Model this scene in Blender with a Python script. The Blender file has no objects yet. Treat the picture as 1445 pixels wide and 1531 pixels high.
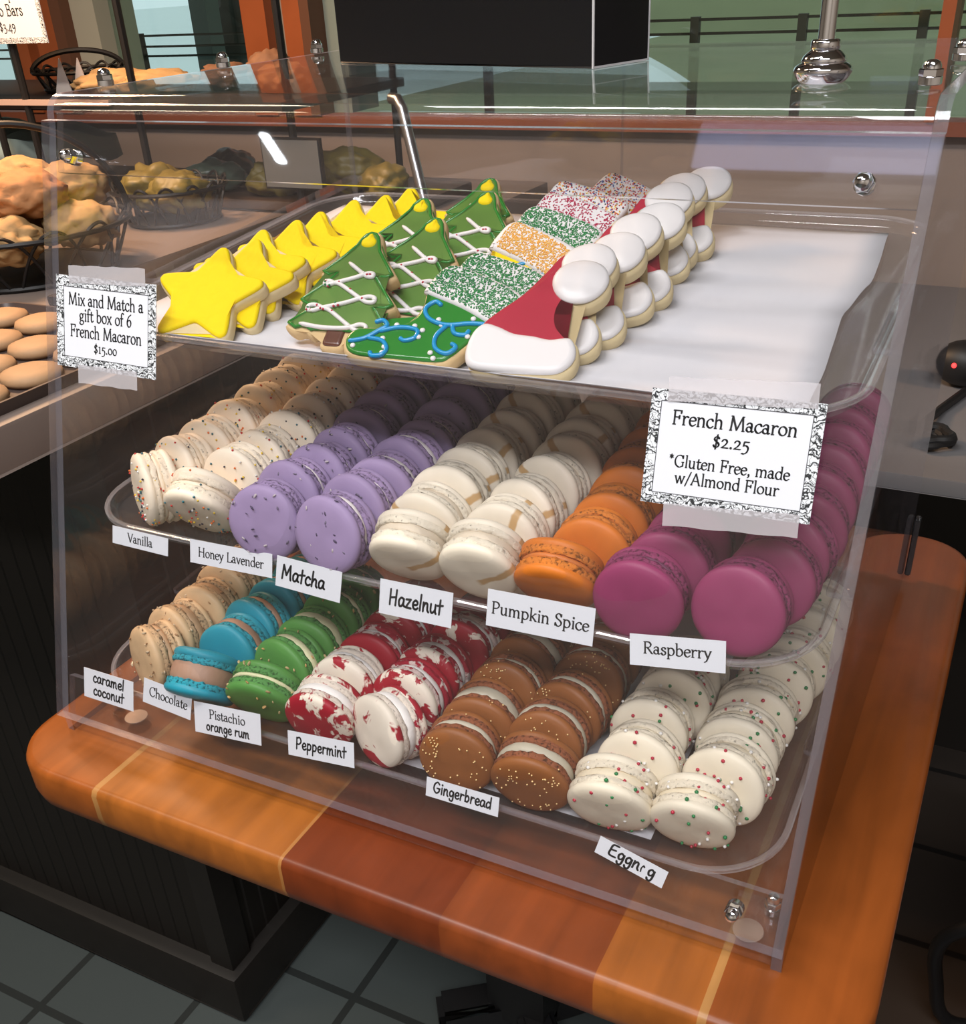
import bpy, bmesh, math, random
from mathutils import Vector, Matrix
R = math.radians
SC = bpy.context.scene
COL = SC.collection
random.seed(11)

# ------------------------------------------------------------------ camera
CAM_R = [[0.8918487179794792, 0.449915932631612, -0.04670672117143658],
         [0.20176878201756251, -0.4881085070134662, -0.8491404147632089],
         [-0.4048397495818671, 0.7478808320483363, -0.5260979359522134]]
FPX, PCX, PCY = 1539.4547, 723.5007, 905.6478
cam = bpy.data.cameras.new('camera')
camo = bpy.data.objects.new('camera', cam); COL.objects.link(camo)
cam.sensor_fit = 'HORIZONTAL'; cam.sensor_width = 36.0
cam.lens = FPX / 1445 * 36.0
cam.shift_x = -(PCX - 722.5) / 1445
cam.shift_y = (PCY - 765.5) / 1445
cam.clip_start = 0.02; cam.clip_end = 200
xr, yd, zf = [Vector(r) for r in CAM_R]
m = Matrix((xr, -yd, -zf)).transposed().to_4x4()
m.translation = Vector((0.5828, -0.4002, 0.4788))
camo.matrix_world = m
SC.camera = camo

# ------------------------------------------------------------------ world, exposure, lamps
SC.view_settings.view_transform = 'Standard'
SC.view_settings.look = 'None'
SC.view_settings.gamma = 1.0
SC.view_settings.use_curve_mapping = False
SC.view_settings.exposure = 0.0
SC.cycles.transparent_max_bounces = 48
SC.cycles.max_bounces = 12
SC.cycles.caustics_reflective = False
SC.cycles.caustics_refractive = False
SC.cycles.sample_clamp_indirect = 6.0
W = bpy.data.worlds.new('world'); SC.world = W
W.use_nodes = True
bg = W.node_tree.nodes['Background']
bg.inputs[0].default_value = (0.83, 0.95, 1.0, 1); bg.inputs[1].default_value = 0.95

def area(name, loc, rot, sx, sy, power, color):
    l = bpy.data.lights.new(name, 'AREA'); l.shape = 'RECTANGLE'
    l.size = sx; l.size_y = sy; l.energy = power; l.color = color
    o = bpy.data.objects.new(name, l); COL.objects.link(o)
    o.location = loc; o.rotation_euler = rot
    return o
area('ceiling_lamp_middle', (-0.12, -0.50, 1.84), (0, 0, 0), 0.95, 0.16, 26, (1.0, 0.98, 0.96))
area('ceiling_lamp_left', (-1.30, -0.45, 1.84), (0, 0, 0), 0.8, 0.16, 12, (1.0, 0.80, 0.56))
area('ceiling_lamp_front', (0.95, -1.35, 1.84), (R(-8), 0, 0), 1.5, 0.4, 66, (0.98, 0.98, 1.0))
area('heat_lamp', (-0.78, 0.62, 0.98), (0, R(-24), 0), 0.3, 0.2, 17, (1.0, 0.60, 0.33))
# ------------------------------------------------------------------ naming helpers
def tag(o, label=None, cat=None, group=None, kind=None):
    if label: o['label'] = label
    if cat: o['category'] = cat
    if group: o['group'] = group
    if kind: o['kind'] = kind
    return o

def empty(name, loc=(0, 0, 0), rot=(0, 0, 0)):
    o = bpy.data.objects.new(name, None); COL.objects.link(o)
    o.location = loc; o.rotation_euler = rot; o.empty_display_size = 0.02
    return o

def link(name, me, parent=None):
    o = bpy.data.objects.new(name, me); COL.objects.link(o)
    if parent: o.parent = parent
    return o

def mk(name, bm, mats, smooth=True, angle=40):
    me = bpy.data.meshes.new(name)
    bmesh.ops.recalc_face_normals(bm, faces=bm.faces[:])
    bm.to_mesh(me); bm.free()
    for mt in (mats if isinstance(mats, (list, tuple)) else [mats]): me.materials.append(mt)
    if smooth:
        for p in me.polygons: p.use_smooth = True
        try: me.set_sharp_from_angle(angle=R(angle))
        except Exception: pass
    return me

def obj(name, bm, mats, parent=None, smooth=True, angle=40):
    return link(name, mk(name, bm, mats, smooth, angle), parent)

def struct(name, bm, mats, smooth=False):
    o = obj(name, bm, mats, None, smooth); o['kind'] = 'structure'; return o

# ------------------------------------------------------------------ materials
def nt(name):
    mt = bpy.data.materials.new(name); mt.use_nodes = True
    t = mt.node_tree; b = t.nodes.get('Principled BSDF')
    return mt, t, b

def N(t, typ, **kw):
    n = t.nodes.new(typ)
    for k_, v in kw.items():
        if k_.startswith('i_'):
            key = k_[2:]
            n.inputs[int(key) if key.isdigit() else key.replace('_', ' ')].default_value = v
        else: setattr(n, k_, v)
    return n

def c4(c): return (c[0], c[1], c[2], 1)
def s2l(c):
    return tuple((v / 255 / 12.92) if v / 255 <= 0.04045 else ((v / 255 + 0.055) / 1.055) ** 2.4 for v in c)

def mat(name, col, rough=0.5, metal=0.0, bump=0.0, bscale=200, var=0.0, vscale=60, spec=0.5, sss=0.0, coat=0.0):
    mt, t, b = nt(name)
    b.inputs['Base Color'].default_value = c4(col)
    b.inputs['Roughness'].default_value = rough
    b.inputs['Metallic'].default_value = metal
    b.inputs['Specular IOR Level'].default_value = spec
    if coat: b.inputs['Coat Weight'].default_value = coat; b.inputs['Coat Roughness'].default_value = 0.1
    if sss:
        b.inputs['Subsurface Weight'].default_value = sss
        b.inputs['Subsurface Radius'].default_value = (0.006, 0.004, 0.003); b.inputs['Subsurface Scale'].default_value = 0.5
    tc = N(t, 'ShaderNodeTexCoord')
    if var:
        no = N(t, 'ShaderNodeTexNoise', i_Scale=vscale, i_Detail=4.0)
        t.links.new(tc.outputs['Object'], no.inputs['Vector'])
        mx = N(t, 'ShaderNodeMix', data_type='RGBA')
        mx.inputs[6].default_value = c4([max(0, v * (1 - var)) for v in col])
        mx.inputs[7].default_value = c4([min(1, v * (1 + var)) for v in col])
        t.links.new(no.outputs[0], mx.inputs[0]); t.links.new(mx.outputs[2], b.inputs['Base Color'])
    if bump:
        nb = N(t, 'ShaderNodeTexNoise', i_Scale=bscale, i_Detail=3.0)
        t.links.new(tc.outputs['Object'], nb.inputs['Vector'])
        bu = N(t, 'ShaderNodeBump', i_Strength=bump, i_Distance=0.001)
        t.links.new(nb.outputs[0], bu.inputs['Height']); t.links.new(bu.outputs[0], b.inputs['Normal'])
    return mt

def acrylic(name, ior=1.49, rough=0.02, tint=(0.985, 0.985, 0.99), white=0.0, whitecol=(0.8, 0.8, 0.85), gain=1.0):
    """thin clear acrylic: see-through with a fresnel reflection"""
    mt, t, b = nt(name); t.nodes.remove(b)
    out = t.nodes['Material Output']
    tr = N(t, 'ShaderNodeBsdfTransparent'); tr.inputs[0].default_value = c4(tint)
    gl = N(t, 'ShaderNodeBsdfGlossy'); gl.inputs['Roughness'].default_value = rough
    gl.inputs['Color'].default_value = (0.95, 0.95, 0.97, 1)
    fr = N(t, 'ShaderNodeFresnel'); fr.inputs['IOR'].default_value = ior
    # fresnel of the outside only, also when the ray meets the inner face
    geo = N(t, 'ShaderNodeNewGeometry')
    inv = N(t, 'ShaderNodeMath', operation='MULTIPLY_ADD'); inv.inputs[1].default_value = (1 / ior - ior); inv.inputs[2].default_value = ior
    t.links.new(geo.outputs['Backfacing'], inv.inputs[0]); t.links.new(inv.outputs[0], fr.inputs['IOR'])
    mul = N(t, 'ShaderNodeMath', operation='MULTIPLY', use_clamp=True); mul.inputs[1].default_value = gain
    t.links.new(fr.outputs[0], mul.inputs[0])
    mx = N(t, 'ShaderNodeMixShader')
    t.links.new(mul.outputs[0], mx.inputs[0]); t.links.new(tr.outputs[0], mx.inputs[1]); t.links.new(gl.outputs[0], mx.inputs[2])
    last = mx
    if white:
        df = N(t, 'ShaderNodeBsdfDiffuse'); df.inputs[0].default_value = c4(whitecol)
        m2 = N(t, 'ShaderNodeMixShader'); m2.inputs[0].default_value = white
        t.links.new(mx.outputs[0], m2.inputs[1]); t.links.new(df.outputs[0], m2.inputs[2]); last = m2
    t.links.new(last.outputs[0], out.inputs[0])
    return mt

M = {}
M['acrylic'] = acrylic('clear_acrylic', white=0.003)
M['edge'] = acrylic('acrylic_edge', ior=1.7, rough=0.12, white=0.16, whitecol=(0.4, 0.4, 0.48), gain=1.4)
M['traymat'] = acrylic('clear_tray', ior=1.5, rough=0.05, white=0.022, whitecol=(0.7, 0.68, 0.7), gain=1.0)
M['trayrim'] = acrylic('clear_tray_rim', ior=1.7, rough=0.1, white=0.16, whitecol=(0.75, 0.72, 0.74), gain=1.2)  # diffuse white here and in the tray walls imitates inner reflections
M['tape'] = acrylic('clear_tape', ior=1.4, rough=0.3, white=0.3, whitecol=(0.75, 0.72, 0.75))
M['pane'] = acrylic('window_glass', tint=(0.86, 0.94, 0.92), white=0.0)
M['chrome'] = mat('chrome', (0.8, 0.8, 0.83), 0.08, 1.0)
M['white_paper'] = mat('white_card', (0.74, 0.76, 0.81), 0.75, spec=0.2)
M['liner'] = mat('parchment_paper', (0.66, 0.655, 0.69), 0.7, spec=0.2, bump=0.12, bscale=14, var=0.03, vscale=9)
M['ink'] = mat('black_ink', (0.012, 0.012, 0.014), 0.6)
M['inkgrey'] = mat('faded_ink', (0.05, 0.05, 0.06), 0.6)
M['blackbox'] = mat('black_box_card', (0.005, 0.005, 0.006), 0.45, spec=0.25)
M['whiteedge'] = mat('worn_white_edge', (0.6, 0.6, 0.62), 0.6)
M['darkmetal'] = mat('black_wire', (0.012, 0.011, 0.011), 0.5, 0.3)
M['rubber'] = mat('black_rubber', (0.01, 0.01, 0.011), 0.5)

# ------------------------------------------------------------------ mesh helpers
def bbox(bm, x0, x1, y0, y1, z0, z1, mi=0):
    vs = [bm.verts.new((x, y, z)) for z in (z0, z1) for y in (y0, y1) for x in (x0, x1)]
    for f in ((0, 1, 3, 2), (4, 5, 7, 6), (0, 1, 5, 4), (2, 3, 7, 6), (0, 2, 6, 4), (1, 3, 7, 5)):
        fc = bm.faces.new([vs[i] for i in f]); fc.material_index = mi
    return vs

def box(name, x0, x1, y0, y1, z0, z1, mt, parent=None, bev=0.0):
    bm = bmesh.new(); bbox(bm, x0, x1, y0, y1, z0, z1)
    if bev: bmesh.ops.bevel(bm, geom=bm.edges[:], offset=bev, segments=2, affect='EDGES', profile=0.6)
    return obj(name, bm, mt, parent)

def tube(bm, pts, rad, n=8, mi=0, closed=False, caps=True):
    pts = [Vector(p) for p in pts]
    rads = rad if isinstance(rad, (list, tuple)) else [rad] * len(pts)
    rings = []; prev = None
    L = len(pts)
    for i, p in enumerate(pts):
        if closed: d = pts[(i + 1) % L] - pts[i - 1]
        else: d = pts[min(i + 1, L - 1)] - pts[max(i - 1, 0)]
        if d.length < 1e-9: d = Vector((0, 0, 1))
        d.normalize()
        if prev is None:
            a = d.orthogonal().normalized()
        else:
            a = prev - d * prev.dot(d)
            a = a.normalized() if a.length > 1e-6 else d.orthogonal().normalized()
        prev = a; b = d.cross(a)
        rings.append([bm.verts.new(p + (a * math.cos(t) + b * math.sin(t)) * rads[i]) for t in [2 * math.pi * j / n for j in range(n)]])
    for i in range(L if closed else L - 1):
        A, B = rings[i], rings[(i + 1) % L]
        for j in range(n):
            f = bm.faces.new((A[j], A[(j + 1) % n], B[(j + 1) % n], B[j])); f.material_index = mi
    if not closed and caps:
        for rg in (rings[0], rings[-1]):
            f = bm.faces.new(rg); f.material_index = mi

def lathe(bm, prof, n=32, mi=0, M_=None):
    """prof: list of (r, z), from axis to axis"""
    rings = []
    for r, z in prof:
        if r < 1e-7: v = [bm.verts.new((0, 0, z))]
        else: v = [bm.verts.new((r * math.cos(2 * math.pi * j / n), r * math.sin(2 * math.pi * j / n), z)) for j in range(n)]
        rings.append(v)
    if M_ is not None:
        for rg in rings:
            for v in rg: v.co = M_ @ v.co
    for i in range(len(rings) - 1):
        A, B = rings[i], rings[i + 1]
        m_ = mi[i] if isinstance(mi, (list, tuple)) else mi
        for j in range(n):
            a0, a1 = A[j % len(A)], A[(j + 1) % len(A)]; b0, b1 = B[j % len(B)], B[(j + 1) % len(B)]
            vs = []
            for v in (a0, a1, b1, b0):
                if v not in vs: vs.append(v)
            if len(vs) >= 3:
                f = bm.faces.new(vs); f.material_index = m_
    return rings

def ico(bm, c, r, sub=1, mi=0, scale=None, rot=None):
    ret = bmesh.ops.create_icosphere(bm, subdivisions=sub, radius=r)
    vs = ret['verts']
    for v in vs:
        p = v.co.copy()
        if scale: p = Vector((p.x * scale[0], p.y * scale[1], p.z * scale[2]))
        if rot: p = rot @ p
        v.co = p + Vector(c)
    if mi:
        for f in {f for v in vs for f in v.link_faces}: f.material_index = mi
    return vs

def catmull(pts, sub=6, closed=False):
    P = [Vector(p) for p in pts]; out = []; L = len(P)
    rng = range(L) if closed else range(L - 1)
    for i in rng:
        p0 = P[(i - 1) % L] if closed else P[max(i - 1, 0)]
        p1 = P[i]; p2 = P[(i + 1) % L]
        p3 = P[(i + 2) % L] if closed else P[min(i + 2, L - 1)]
        for s in range(sub):
            t = s / sub
            out.append(0.5 * ((2 * p1) + (p2 - p0) * t + (2 * p0 - 5 * p1 + 4 * p2 - p3) * t * t + (3 * p1 - p0 - 3 * p2 + p3) * t ** 3))
    if not closed: out.append(P[-1])
    return out

def rrect(x0, x1, y0, y1, r, seg=8):
    pts = []
    for cx, cy, a in ((x1 - r, y1 - r, 0), (x0 + r, y1 - r, 90), (x0 + r, y0 + r, 180), (x1 - r, y0 + r, 270)):
        for s in range(seg + 1):
            t = R(a + 90 * s / seg); pts.append((cx + r * math.cos(t), cy + r * math.sin(t)))
    return pts

def stack_rings(bm, rings, capA=True, capB=True, mi=0):
    """rings: list of lists of 3d points with the same count"""
    V = [[bm.verts.new(p) for p in rg] for rg in rings]
    n = len(V[0])
    for i in range(len(V) - 1):
        m_ = mi[i] if isinstance(mi, (list, tuple)) else mi
        for j in range(n):
            f = bm.faces.new((V[i][j], V[i][(j + 1) % n], V[i + 1][(j + 1) % n], V[i + 1][j])); f.material_index = m_
    if capA:
        f = bm.faces.new(V[0][::-1]); f.material_index = mi[0] if isinstance(mi, (list, tuple)) else mi
    if capB:
        f = bm.faces.new(V[-1]); f.material_index = mi[-1] if isinstance(mi, (list, tuple)) else mi
    return V

def extrude_poly(bm, pts2, h0_, h1_, axis, mi_face=0, mi_edge=0):
    """extrude a 2d polygon; axis 'x' -> pts (y,z), 'z' -> pts (x,y)"""
    def P(p, h):
        return (h, p[0], p[1]) if axis == 'x' else (p[0], p[1], h)
    A = [bm.verts.new(P(p, h0_)) for p in pts2]; B = [bm.verts.new(P(p, h1_)) for p in pts2]
    n = len(A)
    for j in range(n):
        f = bm.faces.new((A[j], A[(j + 1) % n], B[(j + 1) % n], B[j])); f.material_index = mi_edge
    f = bm.faces.new(A); f.material_index = mi_face
    f = bm.faces.new(B[::-1]); f.material_index = mi_face

def sheet(bm, path, th, x0, x1, mi_face=0, mi_edge=1):
    """a bent sheet: path of (y,z), thickness th to the left of travel, extruded x0..x1"""
    P = [Vector(p) for p in path]; inner = []
    for i, p in enumerate(P):
        d1 = (P[i] - P[i - 1]).normalized() if i > 0 else None
        d2 = (P[i + 1] - P[i]).normalized() if i < len(P) - 1 else None
        n1 = Vector((-d1.y, d1.x)) if d1 else None; n2 = Vector((-d2.y, d2.x)) if d2 else None
        if n1 is None: nn = n2
        elif n2 is None: nn = n1
        else:
            nn = (n1 + n2).normalized(); nn = nn / max(0.3, nn.dot(n1))
        inner.append(p + nn * th)
    A0 = [bm.verts.new((x0, p.x, p.y)) for p in P]; A1 = [bm.verts.new((x1, p.x, p.y)) for p in P]
    B0 = [bm.verts.new((x0, p.x, p.y)) for p in inner]; B1 = [bm.verts.new((x1, p.x, p.y)) for p in inner]
    n = len(P)
    for i in range(n - 1):
        for a, b in ((A0, A1), (B1, B0)):
            f = bm.faces.new((a[i], b[i], b[i + 1], a[i + 1])); f.material_index = mi_face
        for q in ((A0, B0), (B1, A1)):
            f = bm.faces.new((q[0][i], q[1][i], q[1][i + 1], q[0][i + 1])); f.material_index = mi_edge
    for i in (0, n - 1):
        f = bm.faces.new((A0[i], A1[i], B1[i], B0[i])); f.material_index = mi_edge

def inset_poly(pts, d):
    """offset a closed CCW polygon inward by d"""
    n = len(pts); out = []
    for i in range(n):
        p0, p1, p2 = Vector(pts[i - 1]), Vector(pts[i]), Vector(pts[(i + 1) % n])
        e1 = (p1 - p0); e2 = (p2 - p1)
        if e1.length < 1e-9 or e2.length < 1e-9: out.append(p1); continue
        e1.normalize(); e2.normalize()
        n1 = Vector((-e1.y, e1.x)); n2 = Vector((-e2.y, e2.x))
        nn = n1 + n2
        nn = nn.normalized() if nn.length > 1e-6 else n1
        out.append(p1 + nn * d)
    return out

def ccw(pts):
    a = sum(pts[i - 1][0] * pts[i][1] - pts[i][0] * pts[i - 1][1] for i in range(len(pts)))
    return pts if a > 0 else pts[::-1]



# ================================================================== THE ROOM
M['blackpaint0'] = mat('black_housing', (0.01, 0.01, 0.011), 0.5)
FLOOR, CEIL = -0.74, 1.92
XL, XR, YF, YB = -3.2, 2.6, -2.6, 1.5

def tile_mat(name, col, grout, size, off=(0, 0), rough=0.45):
    mt, t, b = nt(name)
    tc = N(t, 'ShaderNodeTexCoord')
    mp = N(t, 'ShaderNodeMapping'); mp.inputs['Location'].default_value = (off[0], off[1], 0)
    t.links.new(tc.outputs['Object'], mp.inputs[0])
    br = N(t, 'ShaderNodeTexBrick', offset=0.0, squash=1.0)
    br.inputs['Scale'].default_value = 1.0; br.inputs['Brick Width'].default_value = size; br.inputs['Row Height'].default_value = size
    br.inputs['Mortar Size'].default_value = 0.006; br.inputs['Mortar Smooth'].default_value = 0.1
    br.inputs['Color1'].default_value = c4(col); br.inputs['Color2'].default_value = c4([v * 0.85 for v in col]); br.inputs['Mortar'].default_value = c4(grout)
    t.links.new(mp.outputs[0], br.inputs['Vector']); t.links.new(br.outputs['Color'], b.inputs['Base Color'])
    no = N(t, 'ShaderNodeTexNoise', i_Scale=25.0); t.links.new(tc.outputs['Object'], no.inputs['Vector'])
    bu = N(t, 'ShaderNodeBump', i_Strength=0.1, i_Distance=0.002); t.links.new(no.outputs[0], bu.inputs['Height']); t.links.new(bu.outputs[0], b.inputs['Normal'])
    b.inputs['Roughness'].default_value = rough
    return mt
M['tile_green'] = tile_mat('grey_green_floor_tile', (0.062, 0.074, 0.072), (0.02, 0.023, 0.022), 0.2, (0.053, 0.07))
M['tile_brown'] = tile_mat('dark_brown_floor_tile', (0.05, 0.038, 0.031), (0.012, 0.01, 0.009), 0.2, (0.02, 0.05))
M['wallpaint'] = mat('taupe_wall_paint', (0.27, 0.22, 0.19), 0.7, var=0.06, vscale=6)
M['roomwall'] = mat('beige_wall_paint', (0.42, 0.37, 0.31), 0.8)
M['ceil'] = mat('ceiling_paint', (0.38, 0.36, 0.33), 0.9)
M['frame'] = mat('orange_brown_window_wood', (0.33, 0.085, 0.025), 0.45, var=0.15, vscale=20)
M['framedark'] = mat('brown_window_wood', (0.13, 0.055, 0.03), 0.5)
M['sill'] = mat('red_brown_sill_wood', (0.23, 0.07, 0.035), 0.5)
M['cream'] = mat('cream_post_paint', (0.42, 0.41, 0.33), 0.7)

bm = bmesh.new(); bbox(bm, XL, 0.5, YF, YB, FLOOR - 0.05, FLOOR); struct('floor', bm, M['tile_green'])
bm = bmesh.new(); bbox(bm, 0.5, XR, YF, YB, FLOOR - 0.05, FLOOR); struct('floor_right', bm, M['tile_brown'])
bm = bmesh.new(); bbox(bm, XL, XR, YF, YB, CEIL, CEIL + 0.05); struct('ceiling', bm, M['ceil'])
bm = bmesh.new(); bbox(bm, XL - 0.08, XL, YF, YB, FLOOR, CEIL); struct('wall_left', bm, M['roomwall'])
bm = bmesh.new(); bbox(bm, XR, XR + 0.08, YF, YB, FLOOR, CEIL); struct('wall_right', bm, M['roomwall'])
bm = bmesh.new(); bbox(bm, XL, XR, YF - 0.08, YF, FLOOR, CEIL); struct('wall_front', bm, M['roomwall'])
SILL0, SILL1, WTOP = 0.222, 0.243, 1.25
bm = bmesh.new()
bbox(bm, XL, XR, YB, YB + 0.1, FLOOR, SILL0)
bbox(bm, XL, XR, YB, YB + 0.1, WTOP, CEIL)
for a, b_ in ((XL, -2.6), (-1.508, -1.477), (-0.842, -0.80), (1.5, XR)): bbox(bm, a, b_, YB, YB + 0.1, SILL0, WTOP)
struct('wall_back', bm, M['wallpaint'])
bm = bmesh.new(); bbox(bm, XL, XR, YB - 0.025, YB + 0.03, SILL0, SILL1); struct('trim_1', bm, M['sill'])
bm = bmesh.new(); bbox(bm, -1.385, -1.316, YB, YB + 0.12, SILL1, WTOP); struct('trim_2', bm, M['cream'])
bm = bmesh.new(); bbox(bm, -0.738, -0.694, YB + 0.02, YB + 0.12, SILL1, WTOP); struct('trim_3', bm, mat('grey_teal_post', (0.22, 0.28, 0.26), 0.6))
frs = [(-1.561, -1.508, 'frame'), (-1.477, -1.416, 'frame'), (-1.416, -1.385, 'framedark'), (-0.90, -0.842, 'frame'), (-0.80, -0.76, 'frame'), (-0.76, -0.738, 'framedark'), (0.394, 0.413, 'frame')]
for i, (a, b_, mm) in enumerate(frs):
    bm = bmesh.new(); bbox(bm, a, b_, YB - 0.03, YB + 0.09, SILL1, WTOP); struct('trim_%d' % (i + 4), bm, M[mm])
for i, (a, b_) in enumerate(((-2.6, -1.561), (-1.316, -0.90), (-0.694, 0.394), (0.413, 1.5))):
    bm = bmesh.new(); bbox(bm, a, b_, YB + 0.045, YB + 0.051, SILL1, WTOP); struct('window_%d' % (i + 1), bm, M['pane'])

# a menu screen and a tube lamp on the customer side, seen only mirrored in the acrylic
mt, t, b = nt('menu_screen_glow'); b.inputs['Base Color'].default_value = (0.02, 0.02, 0.03, 1); b.inputs['Emission Color'].default_value = (0.62, 0.66, 1.0, 1); b.inputs['Emission Strength'].default_value = 1.5
ms = empty('menu_screen', (0.06, -1.93, 1.36)); tag(ms, 'glowing menu screen hanging on the customer side facing the case', 'screen')
box('glass', -0.29, 0.29, 0.012, 0.02, 0.0, 0.125, mt, ms)
box('bracket', -0.012, 0.012, -0.012, 0.0, 0.13, 0.56, M['blackpaint0'], ms)
box('housing', -0.30, 0.30, -0.02, 0.012, -0.01, 0.135, M['blackpaint0'], ms)
mt, t, b = nt('tube_lamp_glow'); b.inputs['Emission Color'].default_value = (0.9, 0.97, 1.0, 1); b.inputs['Emission Strength'].default_value = 40
tl = empty('tube_lamp', (-1.20, -1.5, 1.18)); tag(tl, 'short bright tube lamp hanging on the customer side', 'lamp')
bm = bmesh.new(); tube(bm, [(-0.036, 0, 0.034), (0.038, 0, -0.034)], 0.007, 10); obj('tube', bm, mt, tl)
bm = bmesh.new(); tube(bm, [(-0.036, 0, 0.034), (-0.036, -0.01, 0.72)], 0.003, 6); obj('cord', bm, M['blackpaint0'], tl)

# ------------------------------------------------------------------ outside the windows
M['pavement'] = mat('pale_wet_pavement', (0.72, 0.76, 0.74), 0.6, var=0.06, vscale=0.6)
M['lawn'] = mat('olive_lawn', (0.21, 0.215, 0.11), 0.9, var=0.25, vscale=0.7)
GZ = -0.9
bm = bmesh.new(); bbox(bm, -60, -7.2, YB + 0.12, 80, GZ - 0.1, GZ)
struct('ground_pavement', bm, M['pavement'])
bm = bmesh.new(); bbox(bm, -7.2, 60, YB + 0.12, 80, GZ - 0.1, GZ)
struct('ground_lawn', bm, M['lawn'])
bm = bmesh.new(); hp = []
for i in range(29):
    x = -9.6 + 2.4 * i; hp.append((x, 8.5 + 1.2 * math.sin(i * 1.3) + 0.8 * math.sin(i * 2.9)))
fr_ = [bm.verts.new((x, 24 + 0.5 * math.sin(x), GZ)) for x, h in hp]; tp_ = [bm.verts.new((x, 34 + 2 * math.sin(x * .7), GZ + h)) for x, h in hp]; bk_ = [bm.verts.new((x, 44, GZ)) for x, h in hp]
for i in range(28):
    bm.faces.new((fr_[i], fr_[i + 1], tp_[i + 1], tp_[i])); bm.faces.new((tp_[i], tp_[i + 1], bk_[i + 1], bk_[i]))
struct('hillside', bm, M['lawn'], True)
M['railm'] = mat('dark_brown_railing_metal', (0.05, 0.042, 0.03), 0.6)
rl = empty('railing', (0, 2.6, GZ))
tag(rl, 'dark metal railing with three rails outside the windows', 'railing')
for zz in (0.338, 0.306, 0.278):
    bm = bmesh.new(); tube(bm, [(-3.2, 0, zz - GZ), (1.6, 0, zz - GZ)], 0.0035, 6); obj('rail', bm, M['railm'], rl)
for xx in (-2.85, -2.235, -1.62, -0.93, -0.318, -0.042, 0.243, 0.9):
    bm = bmesh.new(); bbox(bm, xx - 0.011, xx + 0.011, -0.011, 0.011, 0, 0.345 - GZ); obj('post', bm, M['railm'], rl)
bm = bmesh.new(); bbox(bm, -6, 4, YB + 0.12, 3.9, 1.2, 1.3); struct('sky_blocker', bm, mat('sky_blocker_brown', (0.16, 0.14, 0.11), 0.8))  # unseen roof slab, added to keep bright sky out of the tray reflections
# a dark bent trunk and a grey green post outside the left window
bm = bmesh.new()
tube(bm, catmull([(-2.9, 3.8, GZ), (-2.86, 3.8, -0.2), (-2.84, 3.8, 0.28), (-2.72, 3.8, 0.42), (-2.5, 3.8, 0.455), (-2.28, 3.8, 0.44), (-2.12, 3.8, 0.35), (-2.08, 3.8, 0.24)], 5), [0.09] * 16 + [0.085] * 8 + [0.07] * 8 + [0.05] * 4, 10)
for v in bm.verts: v.co += Vector((random.uniform(-.012, .012), random.uniform(-.012, .012), random.uniform(-.012, .012)))
o = obj('tree_trunk', bm, mat('dark_bark', (0.055, 0.06, 0.055), 0.9, var=0.3, vscale=30)); tag(o, 'dark bent tree trunk arching outside the left window', 'tree trunk')
bm = bmesh.new(); bbox(bm, -2.13, -2.06, 2.75, 2.82, GZ, 1.6)
o = obj('porch_post', bm, mat('grey_green_post_paint', (0.14, 0.19, 0.18), 0.7)); tag(o, 'grey green porch post standing outside behind the left window', 'post')

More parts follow.
